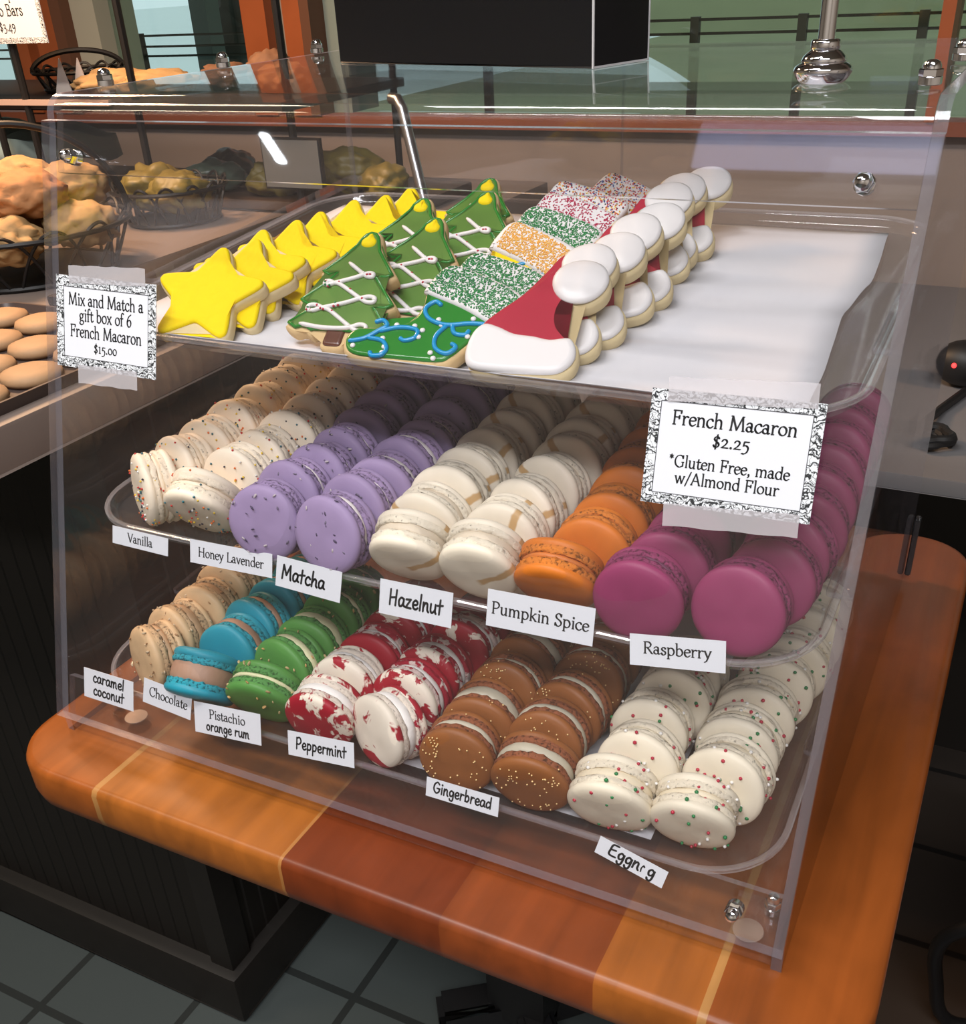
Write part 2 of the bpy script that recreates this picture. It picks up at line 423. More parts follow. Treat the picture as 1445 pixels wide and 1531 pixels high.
# ================================================================== TABLE
def plank_mat():
    mt, t, b = nt('cherry_plank_wood')
    tc = N(t, 'ShaderNodeTexCoord'); sep = N(t, 'ShaderNodeSeparateXYZ'); t.links.new(tc.outputs['Object'], sep.inputs[0])
    mr = N(t, 'ShaderNodeMapRange'); mr.inputs['From Min'].default_value = -0.03; mr.inputs['From Max'].default_value = 0.60
    t.links.new(sep.outputs['X'], mr.inputs[0])
    cr = N(t, 'ShaderNodeValToRGB'); cr.color_ramp.interpolation = 'CONSTANT'
    cols = [(0.0, (0.26, 0.068, 0.01)), (0.155, (0.36, 0.17, 0.05)), (0.161, (0.31, 0.095, 0.014)), (0.412, (0.36, 0.15, 0.04)), (0.416, (0.15, 0.028, 0.006)), (0.6, (0.19, 0.042, 0.009)), (0.755, (0.29, 0.085, 0.013)), (0.85, (0.36, 0.17, 0.05)), (0.856, (0.24, 0.06, 0.01))]
    e = cr.color_ramp.elements
    e[0].position = 0; e[0].color = c4(cols[0][1]); e[1].position = cols[1][0]; e[1].color = c4(cols[1][1])
    for p, c in cols[2:]:
        n_ = e.new(p); n_.color = c4(c)
    t.links.new(mr.outputs[0], cr.inputs[0])
    mp = N(t, 'ShaderNodeMapping'); mp.inputs['Scale'].default_value = (55, 4, 30); t.links.new(tc.outputs['Object'], mp.inputs[0])
    no = N(t, 'ShaderNodeTexNoise', i_Scale=1.0, i_Detail=6.0, i_Distortion=0.6); t.links.new(mp.outputs[0], no.inputs['Vector'])
    mp2 = N(t, 'ShaderNodeMapping'); mp2.inputs['Scale'].default_value = (14, 9, 14); t.links.new(tc.outputs['Object'], mp2.inputs[0])
    no2 = N(t, 'ShaderNodeTexNoise', i_Scale=1.0, i_Detail=3.0, i_Distortion=1.0); t.links.new(mp2.outputs[0], no2.inputs['Vector'])
    ad = N(t, 'ShaderNodeMath', operation='ADD'); t.links.new(no.outputs[0], ad.inputs[0]); t.links.new(no2.outputs[0], ad.inputs[1])
    m2 = N(t, 'ShaderNodeMapRange'); m2.inputs['From Min'].default_value = 0.6; m2.inputs['From Max'].default_value = 1.4; m2.inputs['To Min'].default_value = 0.62; m2.inputs['To Max'].default_value = 1.3
    t.links.new(ad.outputs[0], m2.inputs[0])
    mx = N(t, 'ShaderNodeVectorMath', operation='SCALE'); t.links.new(cr.outputs[0], mx.inputs[0]); t.links.new(m2.outputs[0], mx.inputs['Scale'])
    t.links.new(mx.outputs[0], b.inputs['Base Color'])
    b.inputs['Roughness'].default_value = 0.36; b.inputs['Specular IOR Level'].default_value = 0.35
    return mt
M['plank'] = plank_mat()
TX0, TX1, TY0, TY1 = -0.027, 0.592, -0.047, 0.556
tb = empty('table', (0.28, 0.25, FLOOR)); tag(tb, 'cherry wood plank table with rounded corners under the display case', 'table')
INVT = Vector((-0.28, -0.25, -FLOOR))
bm = bmesh.new()
rings = []
for ins, z in ((0.006, 0.0), (0.002, -0.0012), (0.0, -0.005), (0.0, -0.026), (0.002, -0.034), (0.007, -0.038)):
    rings.append([(x, y, z) for x, y in rrect(TX0 + ins, TX1 - ins, TY0 + ins, TY1 - ins, 0.05 - ins, 10)])
stack_rings(bm, rings[::-1])
o = obj('tabletop', bm, M['plank'], tb, True, 50); o.matrix_parent_inverse = Matrix.Translation(INVT)
M['blackpaint'] = mat('black_table_base', (0.008, 0.008, 0.009), 0.45)
bm = bmesh.new(); bbox(bm, 0.145, 0.225, 0.36, 0.44, FLOOR + 0.04, -0.0385)
o = obj('column', bm, M['blackpaint'], tb); o.matrix_parent_inverse = Matrix.Translation(INVT)
for (a, b_) in (((0.165, 0.39), (0.085, 0.33)), ((0.2, 0.42), (0.33, 0.55)), ((0.165, 0.42), (0.05, 0.56)), ((0.2, 0.38), (0.32, 0.25))):
    bm = bmesh.new(); d = Vector((b_[0] - a[0], b_[1] - a[1], 0)); L_ = d.length; ang = math.atan2(d.y, d.x)
    bbox(bm, 0, L_, -0.024, 0.024, 0, 0.065)
    bmesh.ops.bevel(bm, geom=bm.edges[:], offset=0.008, segments=2, affect='EDGES')
    bmesh.ops.transform(bm, matrix=Matrix.Translation((a[0], a[1], FLOOR)) @ Matrix.Rotation(ang, 4, 'Z'), verts=bm.verts)
    o = obj('foot', bm, M['blackpaint'], tb); o.matrix_parent_inverse = Matrix.Translation(INVT)

# ================================================================== DARK CABINET / COUNTER ON THE LEFT
def bead_mat():
    mt, t, b = nt('black_brown_beadboard')
    tc = N(t, 'ShaderNodeTexCoord'); sep = N(t, 'ShaderNodeSeparateXYZ'); t.links.new(tc.outputs['Object'], sep.inputs[0])
    ad = N(t, 'ShaderNodeMath', operation='ADD'); t.links.new(sep.outputs['X'], ad.inputs[0]); t.links.new(sep.outputs['Y'], ad.inputs[1])
    mu = N(t, 'ShaderNodeMath', operation='MULTIPLY'); mu.inputs[1].default_value = 1 / 0.028; t.links.new(ad.outputs[0], mu.inputs[0])
    fr = N(t, 'ShaderNodeMath', operation='FRACT'); t.links.new(mu.outputs[0], fr.inputs[0])
    mr = N(t, 'ShaderNodeMapRange'); mr.inputs['From Max'].default_value = 0.14; t.links.new(fr.outputs[0], mr.inputs[0])
    bu = N(t, 'ShaderNodeBump', i_Strength=1.0, i_Distance=0.004); t.links.new(mr.outputs[0], bu.inputs['Height']); t.links.new(bu.outputs[0], b.inputs['Normal'])
    b.inputs['Base Color'].default_value = (0.011, 0.009, 0.0075, 1); b.inputs['Roughness'].default_value = 0.5; b.inputs['Specular IOR Level'].default_value = 0.3
    return mt
M['bead'] = bead_mat()
M['plinth'] = mat('dark_plinth_paint', (0.013, 0.011, 0.0095), 0.45, var=0.2, spec=0.3)
M['laminate'] = mat('taupe_laminate', (0.185, 0.145, 0.125), 0.5, var=0.05, vscale=40, spec=0.3)
ct = empty('bakery_counter', (-1.0, 0.24, FLOOR)); tag(ct, 'long dark beadboard bakery counter with taupe top on the left', 'counter')
INVC = Matrix.Translation(Vector((1.0, -0.24, -FLOOR)))
def cpart(nm, x0, x1, y0, y1, z0, z1, mt, bev=0.0):
    o = box(nm, x0, x1, y0, y1, z0, z1, mt, ct, bev); o.matrix_parent_inverse = INVC; return o
cpart('body', -2.2, -0.185, 0.25, 1.25, FLOOR + 0.09, 0.128, M['bead'])
cpart('corner_post', -0.215, -0.178, 0.243, 0.28, FLOOR + 0.09, 0.128, M['plinth'])
cpart('plinth', -2.2, -0.165, 0.228, 1.25, FLOOR, FLOOR + 0.09, M['plinth'], 0.012)
cpart('countertop', -2.2, -0.16, 0.112, 1.28, 0.128, 0.171, M['laminate'], 0.004)

# ================================================================== GREY LEDGE AT THE RIGHT, BEHIND THE TABLE
M['greylam'] = mat('grey_laminate', (0.17, 0.165, 0.17), 0.55, var=0.05, vscale=30)
M['darkwood'] = mat('black_brown_panel', (0.012, 0.009, 0.007), 0.5)
lg = empty('side_cabinet', (1.2, 0.72, FLOOR)); tag(lg, 'grey topped dark cabinet behind the table at the right', 'cabinet')
IL = Matrix.Translation(Vector((-1.2, -0.72, -FLOOR)))
o = box('body', -0.15, 2.4, 1.22, 1.46, FLOOR, -0.022, M['darkwood'], lg); o.matrix_parent_inverse = IL
o = box('worktop', -0.156, 2.4, 0.69, 1.46, -0.02, 0.0, M['greylam'], lg, 0.002); o.matrix_parent_inverse = IL
# adapter with a red lamp, coil of cable
ad_ = empty('power_adapter', (0.5385, 0.985, 0.0)); tag(ad_, 'black rounded power adapter with a red light on the grey ledge', 'adapter')
bm = bmesh.new(); ico(bm, (0, 0, 0.03), 0.032, 3, scale=(1.2, 0.9, 0.9)); obj('shell', bm, M['rubber'], ad_)
mt, t, b = nt('red_indicator'); b.inputs['Base Color'].default_value = (0.8, 0.02, 0.02, 1); b.inputs['Emission Color'].default_value = (1, 0.03, 0.03, 1); b.inputs['Emission Strength'].default_value = 4
bm = bmesh.new(); ico(bm, (-0.012, -0.0262, 0.034), 0.0032, 2); obj('indicator_light', bm, mt, ad_)
bm = bmesh.new()
pts = []
for i in range(70):
    a = i / 69 * 2 * math.pi * 2.6; rr = 0.024 + 0.003 * math.sin(i)
    pts.append((0.521 + rr * math.cos(a), 0.775 + rr * 0.8 * math.sin(a), 0.006 + 0.012 * i / 69))
pts += [(0.515, 0.82, 0.012), (0.525, 0.88, 0.006), (0.545, 0.95, 0.006)]
tube(bm, pts, 0.0052, 8); o = obj('power_cable', bm, M['rubber']); tag(o, 'coiled black power cable lying on the grey ledge', 'cable')
# black tubular chair base and grey panel at the lower right edge
ch = empty('chair', (0.76, 0.62, FLOOR)); tag(ch, 'black tubular chair leg with grey seat edge at the lower right', 'chair')
IC = Matrix.Translation(Vector((-0.76, -0.62, -FLOOR)))
bm = bmesh.new(); tube(bm, catmull([(0.80, 0.60, -0.44), (0.70, 0.56, -0.47), (0.655, 0.57, -0.53), (0.66, 0.59, -0.62), (0.70, 0.62, -0.725), (0.86, 0.70, -0.728)], 6), 0.009, 10)
o = obj('leg', bm, M['blackpaint'], ch); o.matrix_parent_inverse = IC
o = box('seat', 0.69, 1.1, 0.42, 0.8, -0.44, -0.405, mat('grey_seat_plastic', (0.2, 0.22, 0.22), 0.5), ch, 0.006); o.matrix_parent_inverse = IC

# ================================================================== DISPLAY CASE
CW, CD, CH = 0.54, 0.462, 0.423
H0, YT, ZT, K = 0.0172, 0.1172, 0.409, 0.3144
NRM = math.hypot(1, K)
def FY(z, off=0.0): return -0.006 + K * (z - H0) + off      # y of a plane parallel to the sloped front
case = empty('display_case', (0.27, 0.2, 0.0)); tag(case, 'clear acrylic three tier bakery display case with sloped front', 'display case')
IV = Matrix.Translation(Vector((-0.27, -0.2, 0)))
def kpart(nm, bm, mats, smooth=True, angle=30, parent=case):
    o = obj(nm, bm, mats, parent, smooth, angle)
    if parent is case: o.matrix_parent_inverse = IV
    return o
AE = [M['acrylic'], M['edge']]
arc = [(0.1365 + 0.0135 * math.cos(R(a)), 0.4093 + 0.0135 * math.sin(R(a))) for a in (175, 160, 145, 130, 115, 100, 90)]
prof = [(0.0, 0.0), (0.0, H0), (FY(0.405, 0.0065), 0.405)] + arc + [(CD, CH), (CD, 0.0)]
sides = []
for x0 in (0.0, CW - 0.006):
    bm = bmesh.new(); extrude_poly(bm, prof, x0, x0 + 0.006, 'x', 0, 1); sides.append(kpart('side_panel', bm, AE, False))
bm = bmesh.new()
P = [(FY(H0), H0), (FY(ZT), ZT), (FY(ZT, 0.0062), ZT), (FY(H0, 0.0062), H0)]
A = [bm.verts.new((0.0, *p)) for p in P]; B = [bm.verts.new((CW, *p)) for p in P]
for j, mi in ((0, 0), (1, 1), (2, 0), (3, 1)):
    f = bm.faces.new((A[j], A[(j + 1) % 4], B[(j + 1) % 4], B[j])); f.material_index = mi
for q in (A, B):
    f = bm.faces.new(q); f.material_index = 1
front_p = kpart('front_panel', bm, AE, False)
# top panel bent down behind the sloped front
g = 0.0074
path = [(CD, CH)] + [(0.1365 + 0.0135 * math.cos(R(a)), 0.4095 + 0.0135 * math.sin(R(a))) for a in (90, 105, 120, 135, 150, 162)]
path = path + [(FY(z, g), z) for z in (0.411, 0.40, 0.3785)]
bm = bmesh.new(); sheet(bm, path, 0.0052, 0.0063, CW - 0.0063); top_p = kpart('top_panel', bm, AE, True, 35)
# base sheet with its short upstand
path = [(FY(0.0452, g), 0.0452), (FY(0.03, g), 0.03), (FY(0.0185, g), 0.0185), (0.0004, 0.0165), (0.0002, 0.005), (0.0012, 0.0015), (0.004, 0.0004), (0.1, 0.0004), (CD - 0.003, 0.0004)]
bm = bmesh.new(); sheet(bm, path, 0.005, 0.0063, CW - 0.0063); base_p = kpart('base_panel', bm, AE, True, 35)
# rear doors meeting in the middle
doors = []
for x0, x1 in ((0.0066, 0.2685), (0.2695, CW - 0.0066)):
    bm = bmesh.new(); bbox(bm, x0, x1, CD - 0.005, CD - 0.001, 0.007, CH - 0.007)
    for f in bm.faces:
        c = f.calc_center_median()
        f.material_index = 0 if abs(f.normal.y) > 0.5 or abs(c.y - (CD - 0.005)) < 1e-5 or abs(c.y - (CD - 0.001)) < 1e-5 else 1
    doors.append(kpart('rear_door', bm, AE, False))
M['hingem'] = acrylic('smoky_hinge_plastic', tint=(0.25, 0.25, 0.27), white=0.25, whitecol=(0.12, 0.12, 0.13), rough=0.15)
for x0, z0, z1 in ((CW + 0.0005, 0.008, 0.062), (-0.0055, 0.008, 0.062)):
    bm = bmesh.new(); bbox(bm, x0, x0 + 0.005, CD - 0.006, CD + 0.006, z0, z1)
    bmesh.ops.bevel(bm, geom=bm.edges[:], offset=0.001, segments=2, affect='EDGES'); kpart('hinge', bm, M['hingem'], parent=doors[0 if x0 < 0.2 else 1])
# tray rails glued inside the side panels
TS = math.atan(0.08)
TR = [(0.2725, 0.0862, 'top'), (0.150, 0.0484, 'middle'), (0.032, 0.0150, 'lower')]
for (z0, yf, nm), ys in zip(TR, (0.165, 0.122, 0.126)):
    for side in (0, 1):
        bm = bmesh.new(); pts = []
        xa, xb = (0.0064, 0.0215) if side == 0 else (CW - 0.0215, CW - 0.0064)
        pl = rrect(xa, xb, ys, 0.45, 0.003, 4)
        A = [bm.verts.new((x, y, z0 + 0.0098 + 0.08 * y)) for x, y in pl]; B = [bm.verts.new((x, y, z0 + 0.0133 + 0.08 * y)) for x, y in pl]
        n = len(A)
        for j in range(n):
            f = bm.faces.new((A[j], A[(j + 1) % n], B[(j + 1) % n], B[j])); f.material_index = 1
        bm.faces.new(A[::-1]); bm.faces.new(B)
        kpart('tray_rail', bm, AE, False, parent=sides[side])
# chrome acorn bolts
def bolt_bm(mat4):
    bm = bmesh.new()
    lathe(bm, [(0, -0.0035), (0.0042, -0.0035), (0.0048, -0.003), (0.0048, 0.0012), (0.0037, 0.0018)], 12)
    lathe(bm, [(0.0, 0.0015), (0.0047, 0.0015), (0.0047, 0.0052), (0.0043, 0.0058), (0, 0.0058)], 6)
    lathe(bm, [(0.0, 0.0055), (0.0038, 0.0055), (0.0037, 0.0075), (0.003, 0.0096), (0.0015, 0.0107), (0, 0.011)], 14)
    bmesh.ops.transform(bm, matrix=mat4, verts=bm.verts); return bm
nF = Vector((0, -1, K)).normalized()
qF = nF.to_track_quat('Z', 'Y').to_matrix().to_4x4()
for x, z in ((0.0326, 0.3882), (0.5112, 0.3886), (0.5117, 0.0392)):
    kpart('bolt', bolt_bm(Matrix.Translation((x, FY(z), z)) @ qF @ Matrix.Translation((0, 0, 0.004))), M['chrome'], True, 30, front_p)
for x, y in ((0.0184, 0.1613), (0.0146, 0.2866), (0.0128, 0.4125), (0.5265, 0.1537), (0.529, 0.2723), (0.529, 0.41)):
    kpart('bolt', bolt_bm(Matrix.Translation((x, y, CH + 0.004)) @ Matrix.Diagonal((1.12, 1.12, 0.72, 1.0))), M['chrome'], True, 30, top_p)
for bx_ in (0.526, 0.0165): kpart('bolt', bolt_bm(Matrix.Translation((bx_, 0.035, 0.0095))), M['chrome'], True, 30, base_p)
# discs of the feet seen through the base, and the little clear bracket
M['foot'] = acrylic('frosted_foot', white=0.45, whitecol=(0.55, 0.38, 0.28), rough=0.3)
for x, y in ((0.045, 0.027), (0.517, 0.0165), (0.51, 0.42), (0.03, 0.42)):
    bm = bmesh.new(); lathe(bm, [(0, 0.0054), (0.0085, 0.0054), (0.0088, 0.0058), (0.0085, 0.0062), (0, 0.0062)], 24)
    bmesh.ops.transform(bm, matrix=Matrix.Translation((x, y, 0)), verts=bm.verts); kpart('foot_disc', bm, M['foot'], parent=base_p)
bm = bmesh.new(); bbox(bm, 0.508, 0.5335, 0.022, 0.027, 0.0058, 0.024)
kpart('corner_bracket', bm, AE, False, parent=base_p)

# ------------------------------------------------------------------ trays
TXA, TXB, TDEP = 0.0135, 0.5265, 0.335
tprof = [(0.0105, 0.0), (0.0080, 0.0006), (0.0060, 0.0030), (0.0050, 0.0062), (0.0038, 0.0078), (0.0010, 0.0086), (0.0, 0.0080), (0.0, 0.0055), (0.0012, 0.0053), (0.0018, 0.0066), (0.0038, 0.0058), (0.0046, 0.0024), (0.0062, -0.0012), (0.0105, -0.0020)]
tlab = ['clear acrylic tray holding the decorated sugar cookies on the top tier', 'clear acrylic tray on the middle tier under the purple and orange macarons', 'clear acrylic tray on the lowest tier just above the table']
for (z0, yf, nm), lab in zip(TR, tlab):
    bm = bmesh.new(); rings = []
    for ins, z in tprof:
        rings.append([(x, y, z) for x, y in rrect(TXA + ins, TXB - ins, yf + ins, yf + TDEP - ins, 0.05 - ins, 10)])
    stack_rings(bm, rings, mi=[0, 0, 0, 0, 1, 1, 1, 1, 0, 0, 0, 0, 0])
    cx, cy = (TXA + TXB) / 2, yf + 0.16
    bmesh.ops.translate(bm, vec=(-cx, -cy, 0), verts=bm.verts)
    o = obj('serving_tray', bm, [M['traymat'], M['trayrim']], None, True, 45)
    o.location = (cx, cy, z0 + 0.08 * cy); o.rotation_euler = (TS, 0, 0)
    tag(o, lab, 'tray', 'clear serving trays of the display case')
# parchment liner of the top tray
def zt1(y): return 0.2725 + 0.08 * y
bm = bmesh.new()
rightE = [(0.4985, 0.0885), (0.498, 0.13), (0.4965, 0.165), (0.4935, 0.20), (0.491, 0.235), (0.4925, 0.26), (0.4965, 0.30), (0.4955, 0.335), (0.4925, 0.37), (0.4905, 0.402)]
nx = 24; grid = []
for i in range(0, 28):
    y = 0.0885 + (0.402 - 0.0885) * i / 27
    xr_ = None
    for (xa, ya), (xb, yb) in zip(rightE, rightE[1:]):
        if ya - 1e-9 <= y <= yb + 1e-9: xr_ = xa + (xb - xa) * (y - ya) / (yb - ya)
    row = []
    for j in range(nx + 1):
        x = 0.031 + (xr_ - 0.031) * j / nx
        lift = 0.0006 + 0.0006 * (1 + math.sin(y * 55 + x * 3)) + 0.0009 * (1 + math.sin(y * 120 + 1.5 * math.sin(x * 20)))*(x > 0.36)
        if y < 0.0985: lift += 0.0085 * ((0.0985 - y) / 0.010) ** 1.5
        row.append(bm.verts.new((x, y, zt1(y) + lift)))
    grid.append(row)
for i in range(27):
    for j in range(nx): bm.faces.new((grid[i][j], grid[i][j + 1], grid[i + 1][j + 1], grid[i + 1][j]))
o = obj('parchment_liner', bm, M['liner']); tag(o, 'white parchment paper lining the top tray under the cookies', 'paper liner')
sm = o.modifiers.new('thickness', 'SOLIDIFY'); sm.thickness = 0.0003; sm.offset = 1
# short liner below part of the lowest tray
bm = bmesh.new()
A = [(0.26, 0.034), (0.452, 0.0335), (0.45, 0.30), (0.262, 0.30)]
bm.faces.new([bm.verts.new((x, y, 0.032 + 0.08 * y + 0.0004)) for x, y in A])
o = obj('parchment_liner', bm, M['liner'], None, False); tag(o, 'small white paper under the gingerbread macarons on the lowest tray', 'paper liner')
sm = o.modifiers.new('thickness', 'SOLIDIFY'); sm.thickness = 0.0003; sm.offset = 1

# ================================================================== MACARONS
MR = 0.0252
def shell_mats(name, col, footcol=None, rough=0.55, var=0.05, special=None):
    a = mat(name + '_shell', col, rough, bump=0.06, bscale=350, var=var, vscale=90, spec=0.35, sss=0.0)
    fc = footcol or [v * 0.86 for v in col]
    mt, t, b = nt(name + '_foot')
    tc = N(t, 'ShaderNodeTexCoord')
    vo = N(t, 'ShaderNodeTexNoise', i_Scale=480.0, i_Detail=3.0); t.links.new(tc.outputs['Object'], vo.inputs['Vector'])
    cr = N(t, 'ShaderNodeValToRGB'); e = cr.color_ramp.elements
    pale = sum(fc) > 1.2
    e[0].position = 0.29 if pale else 0.34; e[0].color = c4([v * (0.45 if pale else 0.28) for v in fc]); e[1].position = 0.40 if pale else 0.50; e[1].color = c4(fc)
    t.links.new(vo.outputs[0], cr.inputs[0]); t.links.new(cr.outputs[0], b.inputs['Base Color'])
    bu = N(t, 'ShaderNodeBump', i_Strength=0.6, i_Distance=0.0012); t.links.new(vo.outputs[0], bu.inputs['Height']); t.links.new(bu.outputs[0], b.inputs['Normal'])
    b.inputs['Roughness'].default_value = 0.8; b.inputs['Specular IOR Level'].default_value = 0.2
    if special: special(a)
    return [a, mt]

def add_streak(col, width, sharp, offs):
    def f(mt):
        t = mt.node_tree; b = t.nodes['Principled BSDF']
        src = b.inputs['Base Color'].links[0].from_socket
        tc = N(t, 'ShaderNodeTexCoord'); sep = N(t, 'ShaderNodeSeparateXYZ'); t.links.new(tc.outputs['Object'], sep.inputs[0])
        no = N(t, 'ShaderNodeTexNoise', i_Scale=120.0); t.links.new(tc.outputs['Object'], no.inputs['Vector'])
        a1 = N(t, 'ShaderNodeMath', operation='SUBTRACT'); a1.inputs[1].default_value = offs; t.links.new(sep.outputs['X'], a1.inputs[0])
        a2 = N(t, 'ShaderNodeMath', operation='ABSOLUTE'); t.links.new(a1.outputs[0], a2.inputs[0])
        a3 = N(t, 'ShaderNodeMath', operation='MULTIPLY_ADD'); a3.inputs[1].default_value = 0.004; t.links.new(no.outputs[0], a3.inputs[0]); t.links.new(a2.outputs[0], a3.inputs[2])
        # the brush mark covers one half of the shell only
        mr = N(t, 'ShaderNodeMapRange'); mr.inputs['From Min'].default_value = width + 0.002; mr.inputs['From Max'].default_value = width + 0.002 - sharp
        t.links.new(a3.outputs[0], mr.inputs[0])
        m2 = N(t, 'ShaderNodeMapRange'); m2.inputs['From Min'].default_value = -0.003; m2.inputs['From Max'].default_value = 0.0005
        t.links.new(sep.outputs['Z'], m2.inputs[0])
        mm = N(t, 'ShaderNodeMath', operation='MULTIPLY'); t.links.new(mr.outputs[0], mm.inputs[0]); t.links.new(m2.outputs[0], mm.inputs[1])
        m3 = N(t, 'ShaderNodeMath', operation='MULTIPLY'); m3.inputs[1].default_value = 0.85; t.links.new(mm.outputs[0], m3.inputs[0])
        mx = N(t, 'ShaderNodeMix', data_type='RGBA'); mx.inputs[7].default_value = c4(col)
        t.links.new(src, mx.inputs[6]); t.links.new(m3.outputs[0], mx.inputs[0]); t.links.new(mx.outputs[2], b.inputs['Base Color'])
    return f

def add_splotch(col, lo, hi, scale):
    def f(mt):
        t = mt.node_tree; b = t.nodes['Principled BSDF']
        src = b.inputs['Base Color'].links[0].from_socket if b.inputs['Base Color'].links else None
        base = tuple(b.inputs['Base Color'].default_value)
        tc = N(t, 'ShaderNodeTexCoord'); oi = N(t, 'ShaderNodeObjectInfo')
        w = N(t, 'ShaderNodeMath', operation='MULTIPLY'); w.inputs[1].default_value = 40.0; t.links.new(oi.outputs['Random'], w.inputs[0])
        no = N(t, 'ShaderNodeTexNoise', noise_dimensions='4D', i_Scale=scale, i_Detail=4.0, i_Roughness=0.62, i_Distortion=1.2)
        t.links.new(tc.outputs['Object'], no.inputs['Vector']); t.links.new(w.outputs[0], no.inputs['W'])
        th = N(t, 'ShaderNodeMapRange'); th.inputs['To Min'].default_value = lo; th.inputs['To Max'].default_value = hi
        fr = N(t, 'ShaderNodeMath', operation='FRACT'); m7 = N(t, 'ShaderNodeMath', operation='MULTIPLY'); m7.inputs[1].default_value = 7.31
        t.links.new(oi.outputs['Random'], m7.inputs[0]); t.links.new(m7.outputs[0], fr.inputs[0]); t.links.new(fr.outputs[0], th.inputs[0])
        sb = N(t, 'ShaderNodeMath', operation='SUBTRACT'); t.links.new(no.outputs[0], sb.inputs[0]); t.links.new(th.outputs[0], sb.inputs[1])
        mr = N(t, 'ShaderNodeMapRange'); mr.inputs['From Min'].default_value = -0.012; mr.inputs['From Max'].default_value = 0.02; t.links.new(sb.outputs[0], mr.inputs[0])
        mx = N(t, 'ShaderNodeMix', data_type='RGBA'); mx.inputs[6].default_value = base; mx.inputs[7].default_value = c4(col)
        if src: t.links.new(src, mx.inputs[6])
        t.links.new(mr.outputs[0], mx.inputs[0]); t.links.new(mx.outputs[2], b.inputs['Base Color'])
    return f

SH = [(0, 0.0), (0.86, 0.0), (0.945, -0.0002), (0.985, 0.0010), (0.992, 0.0026), (0.968, 0.0040), (0.974, 0.0046), (1.0, 0.0060), (0.996, 0.0074), (0.968, 0.0088), (0.90, 0.0100), (0.78, 0.0109), (0.60, 0.0115), (0.36, 0.0118), (0, 0.0119)]
SH_MI = [1, 1, 1, 1, 1, 1] + [0] * 8
def shell_mesh(name, mats, fill, front, seed, hs=1.0):
    rnd = random.Random(seed); bm = bmesh.new(); n = 44
    rings = lathe(bm, [(r * MR, z * hs) for r, z in SH], n, SH_MI)
    ph = [rnd.uniform(0, 6.28) for _ in range(4)]
    for i, rg in enumerate(rings):
        for j, v in enumerate(rg):
            if len(rg) == 1: continue
            a = 2 * math.pi * j / n
            wob = 1 + 0.010 * math.sin(2 * a + ph[0]) + 0.007 * math.sin(3 * a + ph[1]) + 0.004 * math.sin(5 * a + ph[2])
            if 2 <= i <= 5: wob += rnd.uniform(-0.03, 0.026)
            v.co.x *= wob; v.co.y *= wob
            if 2 <= i <= 5: v.co.z += rnd.uniform(-0.0006, 0.0006)
            elif i > 6: v.co.z += 0.00025 * math.sin(3 * a + ph[3]) * hs
    for v in bm.verts:
        x, y, z = v.co
        v.co = (x, -(z + fill / 2), y) if front else (-x, z + fill / 2, y)
    return mk(name, bm, mats, True, 60)

def fill_mesh(name, mt, fill, seed, rr=0.93, lump=0.02):
    rnd = random.Random(seed); bm = bmesh.new(); n = 44; h = fill / 2 + 0.0006
    rings = lathe(bm, [(0, -h), (0.8 * MR, -h), ((rr - 0.03) * MR, -h * 0.9), (rr * MR, -h * 0.45), ((rr + 0.012) * MR, 0), (rr * MR, h * 0.45), ((rr - 0.03) * MR, h * 0.9), (0.8 * MR, h), (0, h)], n)
    ph = [rnd.uniform(0, 6.28) for _ in range(3)]
    for i, rg in enumerate(rings):
        for j, v in enumerate(rg):
            if len(rg) == 1: continue
            a = 2 * math.pi * j / n
            w = 1 + lump * (math.sin(2 * a + ph[0]) + 0.7 * math.sin(5 * a + ph[1])) + rnd.uniform(-lump, lump) * 0.4
            v.co.x *= w; v.co.y *= w
    for v in bm.verts:
        x, y, z = v.co; v.co = (x, -z, y)
    return mk(name, bm, mt, True, 60)

def surf_pt(rnd, fill, where):
    """a point and normal on the macaron: 'face', 'back' or 'rim'"""
    a = rnd.uniform(0, 2 * math.pi)
    if where == 'rim':
        y = rnd.uniform(-1, 1) * (fill / 2 + 0.009); ay = abs(y) - fill / 2
        r = MR * (0.93 if ay < 0.0035 else 0.995)
        return Vector((r * math.cos(a), y, r * math.sin(a))), Vector((math.cos(a), 0, math.sin(a)))
    r = math.sqrt(rnd.random()) * 0.95; z = 0.0117
    for (r0, z0), (r1, z1) in zip(SH[7:], SH[8:]):
        if r1 <= r <= r0: z = z0 + (z1 - z0) * (r - r0) / (r1 - r0 + 1e-9); break
    s = -1 if where == 'face' else 1
    return Vector((r * MR * math.cos(a), s * (z + fill / 2), r * MR * math.sin(a))), Vector((0.35 * r * math.cos(a), s, 0.35 * r * math.sin(a))).normalized()

def beads_mesh(name, mats, fill, seed, count, rad, mix=(('face', 3), ('rim', 3), ('back', 1)), cluster=0):
    rnd = random.Random(seed); bm = bmesh.new()
    pool = [w for w, k_ in mix for _ in range(k_)]
    cents = [surf_pt(rnd, fill, rnd.choice(('rim', 'rim', 'face'))) for _ in range(cluster)]
    for i in range(count):
        p, nrm = surf_pt(rnd, fill, rnd.choice(pool))
        if cents and rnd.random() < 0.45:
            for _ in range(12):
                if min((p - c[0]).length for c in cents) < 0.008: break
                p, nrm = surf_pt(rnd, fill, rnd.choice(pool))
        ico(bm, p + nrm * rad * 0.3, rad * rnd.uniform(0.85, 1.1), 1, rnd.randrange(len(mats)))
    return mk(name, bm, mats, True, 180)

